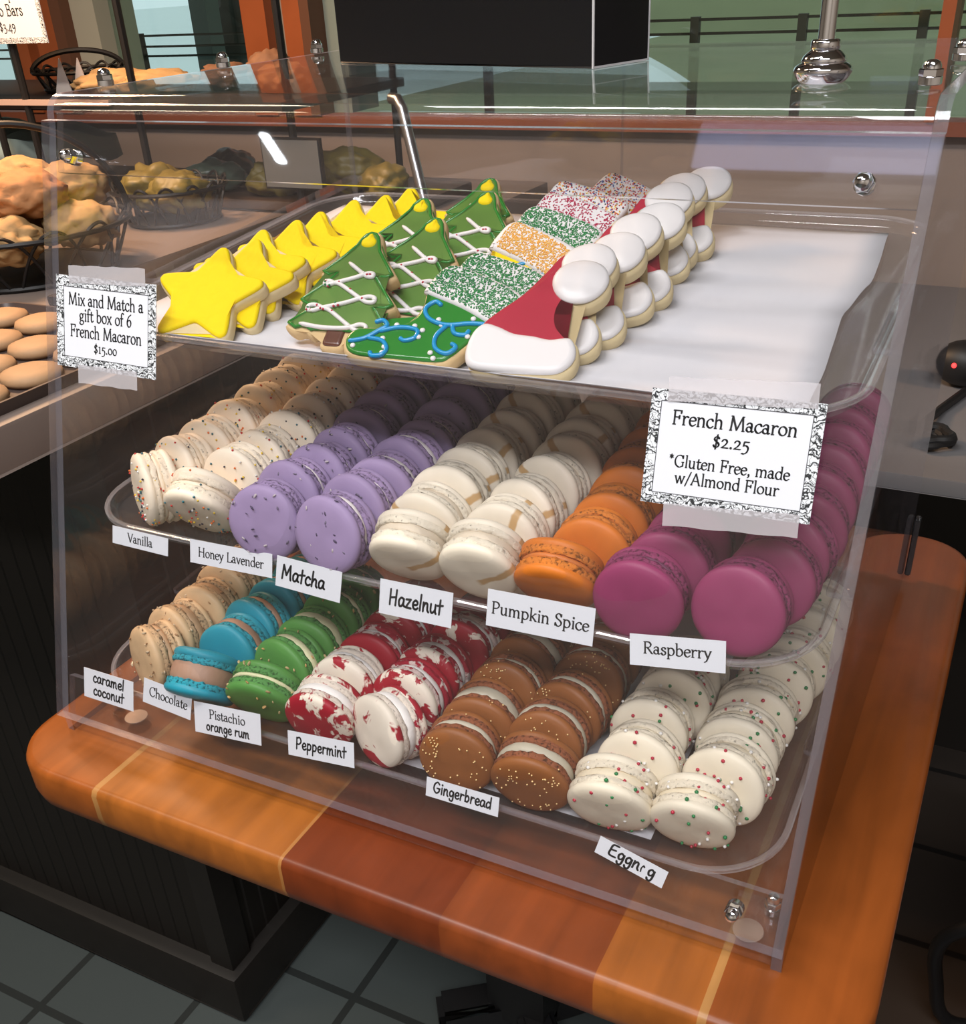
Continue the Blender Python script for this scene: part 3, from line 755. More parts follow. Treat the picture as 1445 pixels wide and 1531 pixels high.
def flakes_mesh(name, mats, fill, seed, count, size, mix, thick=0.3):
    rnd = random.Random(seed); bm = bmesh.new(); pool = [w for w, k_ in mix for _ in range(k_)]
    for i in range(count):
        p, nrm = surf_pt(rnd, fill, rnd.choice(pool))
        q = nrm.to_track_quat('Z', 'X').to_matrix() @ Matrix.Rotation(rnd.uniform(0, 6.28), 3, 'Z')
        s = size * rnd.uniform(0.6, 1.3)
        ico(bm, p + nrm * size * thick * 0.3, s, 1, rnd.randrange(len(mats)), scale=(1.0, rnd.uniform(0.3, 0.5), thick), rot=q)
    return mk(name, bm, mats, True, 50)

SPR = [mat('sprinkle_red', (0.55, 0.03, 0.025), 0.35), mat('sprinkle_black', (0.015, 0.014, 0.03), 0.35), mat('sprinkle_teal', (0.02, 0.13, 0.16), 0.35), mat('sprinkle_yellow', (0.75, 0.52, 0.04), 0.35), mat('sprinkle_white', (0.8, 0.78, 0.74), 0.35), mat('sprinkle_orange', (0.75, 0.16, 0.02), 0.35), mat('sprinkle_green', (0.01, 0.19, 0.05), 0.35)]
XM = [mat('bead_crimson', (0.45, 0.015, 0.045), 0.3), SPR[6], SPR[4]]
GOLD = mat('gold_flake', (0.85, 0.60, 0.27), 0.4, 0.0)
LAVF = [mat('lavender_petal', (0.16, 0.13, 0.20), 0.7), mat('lavender_petal_dark', (0.07, 0.05, 0.10), 0.7), mat('lavender_petal_pale', (0.45, 0.4, 0.42), 0.7)]
NUT = [mat('chopped_nut', (0.5, 0.30, 0.11), 0.7), mat('chopped_nut_pale', (0.55, 0.42, 0.2), 0.7)]
COCO = [mat('coconut_shred', (0.55, 0.42, 0.27), 0.7), mat('coconut_shred_toasted', (0.36, 0.2, 0.09), 0.7)]

FL = {
 'vanilla':  dict(col=(0.84, 0.73, 0.58), fcol=(0.80, 0.69, 0.54), fill=0.0035, fm=(0.80, 0.68, 0.52), word='cream vanilla macaron with rainbow sprinkles'),
 'lavender': dict(col=(0.315, 0.235, 0.405), fcol=(0.31, 0.225, 0.39), fill=0.0035, fm=(0.72, 0.66, 0.66), word='lavender purple macaron'),
 'hazelnut': dict(col=(0.78, 0.70, 0.57), fcol=(0.70, 0.63, 0.51), fill=0.0035, fm=(0.62, 0.53, 0.41), word='ivory hazelnut macaron with tan streak'),
 'pumpkin':  dict(col=(0.62, 0.17, 0.018), fcol=(0.60, 0.185, 0.03), fill=0.0042, fm=(0.55, 0.16, 0.03), word='orange pumpkin macaron'),
 'raspberry': dict(col=(0.27, 0.038, 0.115), fcol=(0.25, 0.042, 0.115), fill=0.004, fm=(0.16, 0.05, 0.10), word='magenta raspberry macaron'),
 'caramel':  dict(col=(0.62, 0.42, 0.235), fcol=(0.55, 0.37, 0.21), fill=0.006, fm=(0.50, 0.31, 0.17), word='tan caramel coconut macaron'),
 'chocolate': dict(col=(0.018, 0.26, 0.35), fcol=(0.03, 0.30, 0.38), fill=0.006, fm=(0.36, 0.21, 0.14), word='turquoise blue macaron with brown filling'),
 'pistachio': dict(col=(0.085, 0.26, 0.055), fcol=(0.09, 0.26, 0.07), fill=0.006, fm=(0.68, 0.66, 0.40), word='green pistachio macaron with cream filling'),
 'peppermint': dict(col=(0.76, 0.68, 0.57), fcol=(0.70, 0.61, 0.52), fill=0.0065, fm=(0.84, 0.80, 0.76), word='white macaron with red patches'),
 'peppermintred': dict(col=(0.76, 0.68, 0.57), fcol=(0.62, 0.48, 0.44), fill=0.0055, fm=(0.84, 0.80, 0.76), word='red macaron with white smears'),
 'gingerbread': dict(col=(0.27, 0.093, 0.024), fcol=(0.27, 0.09, 0.04), fill=0.0065, fm=(0.52, 0.47, 0.36), word='brown gingerbread macaron with gold flecks'),
 'eggnog':   dict(col=(0.80, 0.72, 0.57), fcol=(0.74, 0.66, 0.52), fill=0.0045, fm=(0.76, 0.66, 0.48), word='cream eggnog macaron with festive beads'),
}
for kname, f in FL.items():
    sp = None
    if kname == 'hazelnut': sp = add_streak((0.48, 0.27, 0.08), 0.0028, 0.0012, 0.004)
    if kname == 'peppermint': sp = add_splotch((0.33, 0.008, 0.022), 0.46, 0.56, 38)
    if kname == 'peppermintred': sp = add_splotch((0.33, 0.008, 0.022), 0.33, 0.47, 52)
    mats = shell_mats(kname, f['col'], f['fcol'], special=sp, var=0.07 if kname not in ('pumpkin', 'caramel') else 0.16, rough=0.5 if kname != 'lavender' else 0.6)
    if kname.startswith('peppermint'): add_splotch((0.32, 0.012, 0.03), 0.56 if kname == 'peppermint' else 0.42, 0.66 if kname == 'peppermint' else 0.54, 70)(mats[1])
    fm = mat(kname + '_filling', f['fm'], 0.55, bump=0.3, bscale=300, var=0.08)
    f['front'] = [shell_mesh(kname + '_front', mats, f['fill'], True, hash(kname) % 97 + s * 7) for s in (1, 2, 3)] if False else [shell_mesh(kname + '_front', mats, f['fill'], True, len(kname) * 31 + s * 7) for s in (1, 2, 3)]
    f['back'] = [shell_mesh(kname + '_back', mats, f['fill'], False, len(kname) * 37 + s * 5) for s in (1, 2, 3)]
    if kname == 'chocolate':
        f['fillm'] = [fill_mesh(kname + '_filling', fm, f['fill'], s, 0.955, 0.012) for s in (1, 2)]
    else:
        f['fillm'] = [fill_mesh(kname + '_filling', fm, f['fill'], s + len(kname), 0.955 if kname in ('peppermint', 'gingerbread', 'pistachio') else 0.925, 0.012) for s in (1, 2)]
    if kname == 'vanilla': f['extra'] = ('sprinkles', [beads_mesh('sprinkles', SPR[:6], f['fill'], 50 + s, 95, 0.00088, cluster=2) for s in range(4)])
    if kname == 'eggnog': f['extra'] = ('sprinkles', [beads_mesh('sprinkles', XM, f['fill'], 80 + s, 50, 0.00125, cluster=3) for s in range(4)])
    if kname == 'gingerbread': f['extra'] = ('gold_flecks', [beads_mesh('gold_flecks', [GOLD], f['fill'], 90 + s, 60, 0.0006, (('face', 4), ('rim', 1)), cluster=2) for s in range(3)])
    if kname == 'lavender': f['extra'] = ('petal_flecks', [flakes_mesh('petal_flecks', LAVF, f['fill'], 20 + s, 24, 0.0015, (('face', 3), ('rim', 2)), 0.25) for s in range(3)])
    if kname == 'pistachio': f['extra'] = ('nut_pieces', [flakes_mesh('nut_pieces', NUT, f['fill'], 30 + s, 26, 0.0016, (('face', 1), ('rim', 3)), 0.7) for s in range(3)])
    if kname == 'caramel': f['extra'] = ('coconut_shreds', [flakes_mesh('coconut_shreds', COCO, f['fill'], 40 + s, 70, 0.0017, (('rim', 5), ('face', 1)), 0.5) for s in range(3)])
TH = 0.0117 * 2
ORD = ['first', 'second', 'third', 'fourth', 'fifth', 'sixth', 'seventh', 'eighth', 'ninth', 'tenth', 'eleventh']
cnt = 0
def macaron(kind, x, y, z0, lean, yaw, label, group, thickfill=1.0):
    """x, y: centre; stands on the tray plane; lean = elevation of the front face"""
    global cnt
    cnt += 1; f = FL[kind]; rnd = random.Random(cnt * 13 + 5)
    half = TH / 2 + f['fill'] / 2
    cz = z0 + 0.08 * y + MR * abs(math.cos(R(lean))) + (half * 0.62) * abs(math.sin(R(lean))) + 0.0006
    t = empty('macaron', (x, y, cz))
    spin = rnd.uniform(-75, 75) if kind != 'hazelnut' else rnd.choice((-35, 40, 60, -60, 20))
    m_ = Matrix.Translation((x, y, cz)) @ Matrix.Rotation(R(yaw), 4, 'Z') @ Matrix.Rotation(R(-lean), 4, 'X') @ Matrix.Rotation(R(spin), 4, 'Y')
    t.rotation_euler = m_.to_euler(); t.location = m_.translation; sc_ = rnd.uniform(0.965, 1.03); t.scale = (sc_, 1.0, sc_)
    tag(t, label, 'macaron', group)
    a = link('shell', f['front'][rnd.randrange(3)], t); b = link('shell', f['back'][rnd.randrange(3)], t)
    c = link('filling', f['fillm'][rnd.randrange(2)], t)
    if thickfill != 1.0:
        d = f['fill'] * (thickfill - 1) / 2
        a.location.y = -d; b.location.y = d; c.scale.y = thickfill
    if 'extra' in f:
        nm, ms = f['extra']; e = link(nm, ms[rnd.randrange(len(ms))], t)
        if nm != 'nut_pieces': e['kind'] = 'stuff'
        else: e['kind'] = 'stuff'
    return t

# rows: kind, x at front, x at back, list of y (centres), overrides for the front piece (lean, yaw, dx, dy)
Z2, Z3 = 0.1504, 0.0324
def ys(y0, ylast, n): return [y0 + (ylast - y0) * i / (n - 1) for i in range(n)]
ROWS = [
 ('vanilla', 'left vanilla row', Z2, [(0.0735, 0.073), (0.0765, 0.101), (0.077, 0.130), (0.078, 0.160), (0.078, 0.191), (0.077, 0.222), (0.077, 0.253), (0.077, 0.284)], {0: (4, -33), 1: (10, -14)}),
 ('vanilla', 'right vanilla row', Z2, [(0.1185, 0.070), (0.126, 0.100), (0.128, 0.129), (0.129, 0.158), (0.129, 0.187), (0.129, 0.216), (0.129, 0.246), (0.129, 0.276)], {0: (-34, 6), 1: (6, 0)}),
 ('lavender', 'left lavender row', Z2, [(0.1795, 0.0625), (0.178, 0.0925), (0.181, 0.1215), (0.182, 0.1505), (0.180, 0.180), (0.179, 0.209), (0.179, 0.239), (0.179, 0.269)], {0: (10, 6)}),
 ('lavender', 'right lavender row', Z2, [(0.2295, 0.0635), (0.229, 0.0925), (0.2315, 0.121), (0.233, 0.150), (0.233, 0.179), (0.230, 0.209), (0.230, 0.239), (0.230, 0.269)], {0: (12, -4)}),
 ('hazelnut', 'left hazelnut row', Z2, [(0.2825, 0.0675), (0.281, 0.0935), (0.2805, 0.121), (0.2815, 0.149), (0.282, 0.178), (0.2835, 0.206), (0.284, 0.235), (0.284, 0.264)], {0: (-32, 8), 1: (0, 2)}),
 ('hazelnut', 'right hazelnut row', Z2, [(0.3315, 0.0675), (0.333, 0.0955), (0.3345, 0.123), (0.338, 0.152), (0.339, 0.180), (0.337, 0.208), (0.338, 0.236), (0.339, 0.265)], {0: (-24, 6), 1: (2, 0)}),
 ('pumpkin', 'orange row', Z2, [(0.379, 0.069), (0.389, 0.0985), (0.390, 0.127), (0.390, 0.155), (0.388, 0.184), (0.388, 0.213), (0.388, 0.242)], {0: (-34, 4), 1: (2, 6)}),
 ('raspberry', 'left raspberry row', Z2, [(0.4295, 0.0665), (0.4365, 0.095), (0.439, 0.123), (0.440, 0.152), (0.440, 0.181), (0.440, 0.210), (0.440, 0.239)], {0: (0, 4)}),
 ('raspberry', 'right raspberry row', Z2, [(0.4835, 0.0725), (0.4925, 0.102), (0.495, 0.131), (0.496, 0.160), (0.4965, 0.189), (0.4965, 0.218), (0.4965, 0.247), (0.4965, 0.277), (0.4965, 0.307)], {0: (10, -2)}),
 ('caramel', 'tan coconut row', Z3, [(0.0735, 0.0385), (0.071, 0.067), (0.0725, 0.0955), (0.072, 0.124), (0.072, 0.153)], {0: (8, -22), 1: (8, -8)}),
 ('chocolate', 'blue row', Z3, [(0.119, 0.0335), (0.1235, 0.066), (0.1235, 0.0935), (0.1245, 0.122), (0.125, 0.151)], {0: (-44, 6), 1: (6, 2)}),
 ('pistachio', 'green row', Z3, [(0.1735, 0.0345), (0.1745, 0.0635), (0.1735, 0.0925), (0.175, 0.122), (0.175, 0.151)], {0: (-26, 8)}),
 ('peppermint', 'left peppermint row', Z3, [(0.2245, 0.0325), (0.225, 0.0615), (0.2265, 0.092), (0.229, 0.121), (0.230, 0.150)], {0: (-8, 4)}),
 ('peppermint', 'right peppermint row', Z3, [(0.2725, 0.0355), (0.272, 0.066), (0.273, 0.096), (0.281, 0.125), (0.281, 0.154)], {0: (8, -20)}),
 ('gingerbread', 'left gingerbread row', Z3, [(0.327, 0.0325), (0.328, 0.063), (0.330, 0.0945), (0.331, 0.126), (0.331, 0.156)], {0: (2, 8)}),
 ('gingerbread', 'right gingerbread row', Z3, [(0.3775, 0.0335), (0.374, 0.0635), (0.377, 0.0935), (0.378, 0.124), (0.378, 0.154)], {0: (-14, 6)}),
 ('eggnog', 'left eggnog row', Z3, [(0.4275, 0.0345), (0.4345, 0.0635), (0.431, 0.094), (0.4355, 0.124), (0.436, 0.154)], {0: (-20, 6)}),
 ('eggnog', 'right eggnog row', Z3, [(0.4755, 0.0385), (0.486, 0.0705), (0.485, 0.1005), (0.4865, 0.130), (0.4915, 0.159), (0.4965, 0.189), (0.4985, 0.219), (0.4985, 0.249)], {0: (-20, 6), 1: (6, -6)}),
]
for kind, rname, z0, pts, ov in ROWS:
    for i, (x, y) in enumerate(pts):
        rj = random.Random(i * 17 + len(rname) * 3 + int(x * 1000))
        lean, yaw = ov.get(i, (8 + rj.uniform(-5, 6), rj.uniform(-8, 8)))
        w = FL[kind]['word']
        if i == 0: lab = '%s at the very front of the %s' % (w, rname)
        else: lab = '%s, %s from the front in the %s' % (w, ORD[i], rname)
        tf = 0
        kk = kind
        if kind == 'peppermint' and i >= (2 if 'left' in rname else 1): kk = 'peppermintred'
        w = FL[kk]['word']
        if i == 0: lab = '%s at the very front of the %s' % (w, rname)
        else: lab = '%s, %s from the front in the %s' % (w, ORD[i], rname)
        if kind in ('lavender', 'gingerbread', 'pistachio', 'hazelnut'): tf_r = rj.choice((0.5, 0.7, 1.0, 1.5))
        else: tf_r = rj.uniform(0.7, 1.2)
        macaron(kk, x, y, z0, lean, yaw, lab, 'macarons of the ' + rname, 2.0 if (kind == 'chocolate' and i == 0) else tf_r)

# ================================================================== SUGAR COOKIES
CK = mat('sugar_cookie_dough', (0.60, 0.43, 0.22), 0.75, bump=0.25, bscale=250, var=0.14, vscale=70, spec=0.25)
CKP = mat('pale_sugar_cookie_dough', (0.66, 0.54, 0.31), 0.75, bump=0.2, bscale=250, var=0.10, vscale=70, spec=0.25)
IC = dict(
 yellow=mat('yellow_icing', (0.82, 0.62, 0.0), 0.6, bump=0.3, bscale=260, var=0.05, vscale=120, spec=0.15),
 green=mat('green_icing', (0.02, 0.19, 0.022), 0.22, spec=0.5),
 treegreen=mat('tree_green_icing', (0.09, 0.20, 0.03), 0.3, var=0.5, vscale=22, spec=0.5),
 red=mat('red_icing', (0.38, 0.022, 0.045), 0.25, var=0.08, vscale=30, spec=0.5),
 white=mat('white_icing', (0.72, 0.70, 0.70), 0.4, bump=0.12, bscale=120),
 blue=mat('blue_icing', (0.005, 0.26, 0.56), 0.25),
 amber=mat('orange_sugar', (0.72, 0.36, 0.05), 0.6, bump=0.8, bscale=500),
 chocolate=mat('chocolate_icing', (0.10, 0.035, 0.02), 0.25))
SGR = [mat('green_jimmies', (0.012, 0.23, 0.05), 0.4), mat('dark_green_jimmies', (0.015, 0.16, 0.05), 0.4)]
SRD = [mat('red_jimmies', (0.42, 0.015, 0.07), 0.4)]
SMX = [SPR[1], SPR[0], SPR[5], SPR[3], mat('blue_jimmies', (0.01, 0.05, 0.3), 0.4), SRD[0]]
SOR = [mat('orange_sugar_crystal', (0.75, 0.36, 0.045), 0.5), mat('amber_sugar_crystal', (0.72, 0.45, 0.12), 0.5)]
MM = 0.001
def outline(pts, sub=5): return ccw([tuple(p) for p in catmull([(a * MM, b * MM) for a, b in pts], sub, True)])
def slab_mesh(name, poly, mats, z0, prof_, mi=0):
    """stack of inset outlines; (inset mm, depth mm); cookie lies in x/z with its face to -y"""
    bm = bmesh.new(); rings = []
    for ins, d in prof_:
        rings.append([(p[0], -(z0 + d) * MM, p[1]) for p in inset_poly(poly, ins * MM)])
    stack_rings(bm, rings)
    bmesh.ops.triangulate(bm, faces=[f for f in bm.faces if len(f.verts) > 4])
    me = mk(name, bm, mats, True, 70)
    for pg in me.polygons:
        if abs(pg.normal.y) > 0.9995: pg.use_smooth = False
    return me
T0 = 8.6
BASEP = [(1.6, 0.0), (0.4, 0.5), (0.0, 2.0), (0.0, 6.0), (0.5, 7.8), (1.6, 8.6)]
def ICEP(e=1.6, h=2.0): return [(e, -0.6), (e - 0.35, 0.4), (e, h * 0.65), (e + 0.9, h * 0.95), (e + 1.7, h), (e + 2.3, h + 0.01)]
def inside(poly, x, y):
    c = False; n = len(poly)
    for i in range(n):
        (xa, ya), (xb, yb) = poly[i - 1], poly[i]
        if (ya > y) != (yb > y) and x < (xb - xa) * (y - ya) / (yb - ya) + xa: c = not c
    return c
def jimmies(name, poly, mats, seed, count, depth, L=0.9, rr=0.32, round_=False):
    rnd = random.Random(seed); bm = bmesh.new(); inn = [tuple(p) for p in inset_poly(poly, 2.2 * MM)]
    xs = [p[0] for p in inn]; zs = [p[1] for p in inn]; k_ = 0
    while k_ < count:
        x, z = rnd.uniform(min(xs), max(xs)), rnd.uniform(min(zs), max(zs))
        if not inside(inn, x, z): continue
        k_ += 1
        y = -(depth + 0.1) * MM
        if round_: ico(bm, (x, y, z), rr * MM, 1, rnd.randrange(len(mats)))
        else:
            a = rnd.uniform(0, math.pi); d = Vector((math.cos(a), rnd.uniform(-.3, .3), math.sin(a))) * L * MM * rnd.uniform(.7, 1.2)
            tube(bm, [Vector((x, y, z)) - d * .5, Vector((x, y, z)) + d * .5], rr * MM, 5, rnd.randrange(len(mats)))
    return mk(name, bm, mats, True, 60)
def piping(name, strokes, mt, depth, rad, sub=5):
    bm = bmesh.new()
    for st in strokes:
        pts = [(p[0], -depth * MM, p[1]) for p in catmull([(a * MM, b * MM) for a, b in st], sub)]
        L = len(pts); tube(bm, pts, [rad * MM * (0.55 if i in (0, L - 1) else 1.0) for i in range(L)], 8)
    return mk(name, bm, mt, True, 180)
def dots(name, pts, mt, depth, rad):
    bm = bmesh.new()
    for a, b in pts: ico(bm, (a * MM, -depth * MM, b * MM), rad * MM, 2, scale=(1, 0.6, 1))
    return mk(name, bm, mt, True, 180)
def place(o, x, y, lean, yaw, roll=0.0, z0=0.2731):
    m_ = Matrix.Translation((x, y, z0 + 0.08 * y)) @ Matrix.Rotation(R(yaw), 4, 'Z') @ Matrix.Rotation(R(-lean), 4, 'X') @ Matrix.Rotation(R(-roll), 4, 'Y')
    o.location = m_.translation; o.rotation_euler = m_.to_euler(); o.scale = (0.95, 1.0, 0.95)

# stars
def star_poly(r1, r2):
    P = []
    for k_ in range(10):
        t_ = math.pi / 2 - k_ * math.pi / 5; r = r1 if k_ % 2 == 0 else r2
        c = Vector((r * math.cos(t_), r * math.sin(t_)))
        if k_ % 2 == 0:
            d = Vector((-math.sin(t_), math.cos(t_)))
            P += [c * 0.915 + d * 5.2, c * 0.99, c * 0.915 - d * 5.2]
        else:
            d = Vector((-math.sin(t_), math.cos(t_))); P += [c * 1.04 + d * 3.0, c * 1.0, c * 1.04 - d * 3.0]
    return [(p.x, p.y + r1 * math.cos(math.pi / 5)) for p in P]
sp_ = outline(star_poly(42.5, 25), 4)
star_base = slab_mesh('star_base', sp_, CKP, 0, BASEP)
star_ice = slab_mesh('star_icing', sp_, IC['yellow'], T0, ICEP(1.4, 2.2))
STARS = [(0.1135, 0.0960, 55.5, 13, -3), (0.1215, 0.1165, 55.5, 12, -5), (0.1215, 0.137, 55.5, 12, 2), (0.1286, 0.160, 55, 13, -3), (0.1391, 0.182, 55, 13, 1), (0.1464, 0.213, 55, 13, 0), (0.1645, 0.226, 54, 14, -2), (0.1772, 0.248, 54, 14, 1)]
for i, (x, y, e, w, r) in enumerate(STARS):
    t = empty('star_cookie'); place(t, x, y, e, w, r)
    lab = 'yellow iced star cookie at the front of the star row' if i == 0 else ('yellow iced star cookie at the very back of the star row' if i == 7 else 'yellow iced star cookie, %s from the front of the star row' % ORD[i])
    tag(t, lab, 'cookie', 'yellow star cookies on the top tray')
    link('cookie_base', star_base, t); link('icing', star_ice, t)

# trees
half = [(8, -7), (8, 2), (14, 3), (18, 1), (24, 4), (30, 2), (37, 5), (38, 9), (24, 23), (29, 21.5), (35, 25), (34.5, 29), (17, 47), (22, 45.5), (27.5, 49), (26.5, 53), (12, 70), (8, 80), (4, 86)]
tp_ = [(a, b + 7) for a, b in half] + [(-a, b + 7) for a, b in half[::-1]]
tpo = outline(tp_, 3)
ih = [(13, 5), (18, 4), (24, 7), (30, 5), (35, 8), (36, 10), (21.5, 24.5), (27, 23.5), (32.8, 26.5), (32.5, 29.5), (15, 48.5), (20, 47.5), (25.5, 50.5), (24.5, 53), (10.5, 70), (7, 79), (3, 84)]
tio = outline([(a, b + 7) for a, b in ih] + [(-a, b + 7) for a, b in ih[::-1]], 3)
potp = outline([(-6, -4), (0, -5), (6, -4), (6.4, 3), (6, 9), (0, 10), (-6, 9), (-6.4, 3)], 3)
potp = [(a, b + 6 * MM) for a, b in potp]
tree_base = slab_mesh('tree_base', tpo, CK, 0, BASEP)
tree_ice = slab_mesh('tree_icing', tio, IC['treegreen'], T0, ICEP(0.4, 1.8))
tree_rim = None
bm = bmesh.new()
rimpts = [(p[0], -(T0 + 1.2) * MM, p[1]) for p in inset_poly(tio, 0.9 * MM)]
tube(bm, rimpts[::2], 1.15 * MM, 6, closed=True); tree_rim = mk('tree_rim', bm, IC['green'], True, 180)
pot_m = slab_mesh('pot', potp, IC['chocolate'], T0, ICEP(0.3, 1.4))
top_m = slab_mesh('topper', outline([(-4.5, 80), (0, 78.5), (4.5, 80), (5.2, 84), (2.6, 87), (0, 90), (-2.6, 87), (-5.2, 84)], 4), IC['yellow'], T0, [(0, -0.6), (-0.3, 0.6), (0.2, 2.2), (1.4, 3.0), (2.6, 3.3)])
def loop(x, y, s, d): return [(x, y), (x + d * 6 * s, y + 2.2 * s), (x + d * 11 * s, y + 1.2 * s), (x + d * 11 * s, y - 2.2 * s), (x + d * 6 * s, y - 2.6 * s), (x, y)]
gar = [[(-27, 15), (-10, 13), (8, 14)] + loop(10, 15, 1.0, 1)[1:] + [(-8, 26), (-14, 28)] + loop(-15, 28, 0.9, -1)[1:] + [(0, 33), (9, 37)] + loop(10, 37, 0.9, 1)[1:] + [(-8, 47), (-13, 48)] + loop(-13, 48, 0.6, -1)[1:] + [(0, 53), (6, 56)] + loop(6, 56, 0.6, 1)[1:] + [(-8, 65)]]
gar_m = piping('garland', gar, IC['white'], T0 + 2.4, 1.5, 4)
rnd = random.Random(5); bm = bmesh.new()
flat = catmull([(a * MM, b * MM) for a, b in gar[0]], 4)
for k_ in range(34):
    p = flat[rnd.randrange(12, len(flat))]
    ico(bm, (p[0] + rnd.uniform(-1.6, 1.6) * MM, -(T0 + 2.9 + rnd.uniform(0, .8)) * MM, p[1] + rnd.uniform(-1.8, 1.8) * MM), 0.95 * MM, 1, rnd.choice((0, 0, 0, 1, 2)))
bead_m = mk('beads', bm, XM, True, 180)
TREES = [(0.2165, 0.1040, 54, 5, 0, 1), (0.2372, 0.1397, 54, 4, -3, 0), (0.2099, 0.1800, 54, 4, 0, 0), (0.2434, 0.2035, 54, 4, -3, 0), (0.2323, 0.2353, 54, 3, 0, 0)]
TL = ['green christmas tree cookie at the front left, showing a brown pot', 'green christmas tree cookie behind the front tree, right beside the stocking row', 'green christmas tree cookie in the middle, third from the front', 'green christmas tree cookie on the right, fourth from the front', 'green christmas tree cookie at the very back of the tree row']
for (x, y, e, w, r, pot), lab in zip(TREES, TL):
    t = empty('christmas_tree_cookie'); place(t, x, y, e, w, r); tag(t, lab, 'cookie', 'christmas tree cookies on the top tray')
    link('cookie_base', tree_base, t); link('icing', tree_ice, t); link('icing_edge', tree_rim, t); g_ = link('garland', gar_m, t); link('topper', top_m, t)
    b = link('beads', bead_m, g_); b['kind'] = 'stuff'
    if pot: link('pot', pot_m, t)

# stockings
SK = [(-67, 9), (-63, 0), (-52, -4), (-30, -4.5), (0, -5), (9, 0), (17, 11), (27, 24), (35, 36), (40, 46), (35, 52), (18, 61), (-6, 71), (-16, 70), (-20, 62), (-24, 52), (-23, 42), (-26, 31), (-34, 24), (-46, 22), (-58, 21), (-65, 17)]
SK = [(a, b + 5) for a, b in SK]
LEG = [(-65, 9), (-61, 1), (-51, -2.5), (-30, -3), (-1, -3.5), (7, 1), (15, 12), (24, 24), (27, 29), (4, 41), (-20, 52), (-22, 50), (-21.5, 42), (-24, 30), (-33, 22.5), (-46, 20), (-58, 19), (-63, 16)]
LEG = [(a, b + 5) for a, b in LEG]
CUF = [(-24, 51), (-20, 63), (-15, 71), (-6, 72), (18, 62.5), (36, 53), (41.5, 46), (36, 35), (29, 25.5), (26, 26), (4, 38), (-21, 48)]
CUF = [(a, b + 5) for a, b in CUF]
sko, lego, cufo = outline(SK, 4), outline(LEG, 4), outline(CUF, 4)
stock_base = slab_mesh('stocking_base', sko, CK, 0, BASEP)
leg_m = {c: slab_mesh('stocking_leg', lego, IC[c], T0, ICEP(0.6, 1.9)) for c in ('green', 'red', 'yellow')}
cuf_m = slab_mesh('stocking_cuff', cufo, IC['white'], T0, [(0.6, -0.6), (0.0, 1.0), (0.4, 2.6), (1.6, 3.6), (3.2, 4.0)])
jm = {'green': jimmies('sprinkles', cufo, SGR, 1, 1150, T0 + 3.9, 1.3, 0.42), 'orange': jimmies('sugar', [(a * 0.9 + 0.0, b) for a, b in cufo], SOR, 2, 1300, T0 + 3.9, rr=0.62, round_=True),
      'red': jimmies('sprinkles', cufo, SRD, 3, 420, T0 + 3.9, 1.5, 0.45), 'rainbow': jimmies('sprinkles', cufo, SMX, 4, 480, T0 + 3.9, 1.2, 0.5)}
sw = [[(-62, 12), (-52, 15), (-44, 22), (-40, 26), (-44, 30), (-49, 28)], [(-44, 21), (-32, 25), (-20, 24), (-19, 18), (-25, 15), (-29, 17)], [(-50, 15.5), (-40, 14), (-35, 8), (-37, 3), (-43, 2), (-45, 5)],
      [(25, 31), (12, 31), (-2, 29), (-14, 33), (-19, 41), (-14, 47), (-9, 44)], [(2, 29.5), (5, 23), (12, 22), (14, 26)], [(-1, 29), (-6, 20), (-4, 11), (4, 7), (9, 12), (5, 15)]]
swirl_m = piping('swirls', sw, IC['blue'], T0 + 2.3, 1.5, 5)
dot_m = dots('dots', [(-58, 9), (-34, 27), (-40, 16), (-37, 9.5), (-37, 5), (-22, 27), (-16, 24), (-17, 18.5), (-8, 33), (-5, 29), (14, 35), (19, 38), (14, 21), (-6, 7), (-3, 3)], IC['white'], T0 + 2.2, 1.8)
stripe_m = piping('stripes', [[(-30 + k_ * 11, -1), (-22 + k_ * 11, 26 + max(0, k_ - 1) * 7)] for k_ in range(0, 4)] + [[(-8, 40), (14, 48)], [(-2, 30), (24, 38)]], IC['blue'], T0 + 2.0, 1.3, 4)
STK = [(0.2940, 0.0970, 59, 8, 'green', 'green', 'swirl', 'green stocking cookie with blue swirls and green sprinkled cuff, at the front'),
       (0.3027, 0.124, 59, 8, 'green', 'green', None, 'stocking cookie with green sprinkled cuff just behind the front stocking'),
       (0.3000, 0.171, 53.5, 8, 'yellow', 'orange', 'stripe', 'yellow stocking cookie with blue stripes and orange sugared cuff'),
       (0.3008, 0.213, 55, 8, 'green', 'green', None, 'stocking cookie with green sprinkled cuff behind the yellow stocking'),
       (0.2966, 0.246, 54.5, 8, 'red', 'red', 'stripe', 'stocking cookie with red sprinkled white cuff near the back'),
       (0.2973, 0.2735, 54, 8, 'green', 'rainbow', None, 'stocking cookie with rainbow sprinkled cuff, second from the back'),
       (0.3112, 0.300, 56, 8, 'red', 'rainbow', None, 'stocking cookie with rainbow sprinkled cuff at the very back')]
for i, (x, y, e, w, lc, jc, deco, lab) in enumerate(STK):
    t = empty('stocking_cookie'); place(t, x, y, e, w, (0, 4, -2, 3, 0, 4, -6)[i]); tag(t, lab, 'cookie', 'stocking cookies on the top tray')
    link('cookie_base', stock_base, t); lg_ = link('icing', leg_m[lc], t); cf_ = link('cuff', cuf_m, t)
    s_ = link('sprinkles', jm[jc], cf_); s_['kind'] = 'stuff'
    if deco == 'swirl': link('swirls', swirl_m, lg_); link('dots', dot_m, lg_)
    if deco == 'stripe': link('stripes', stripe_m, lg_)

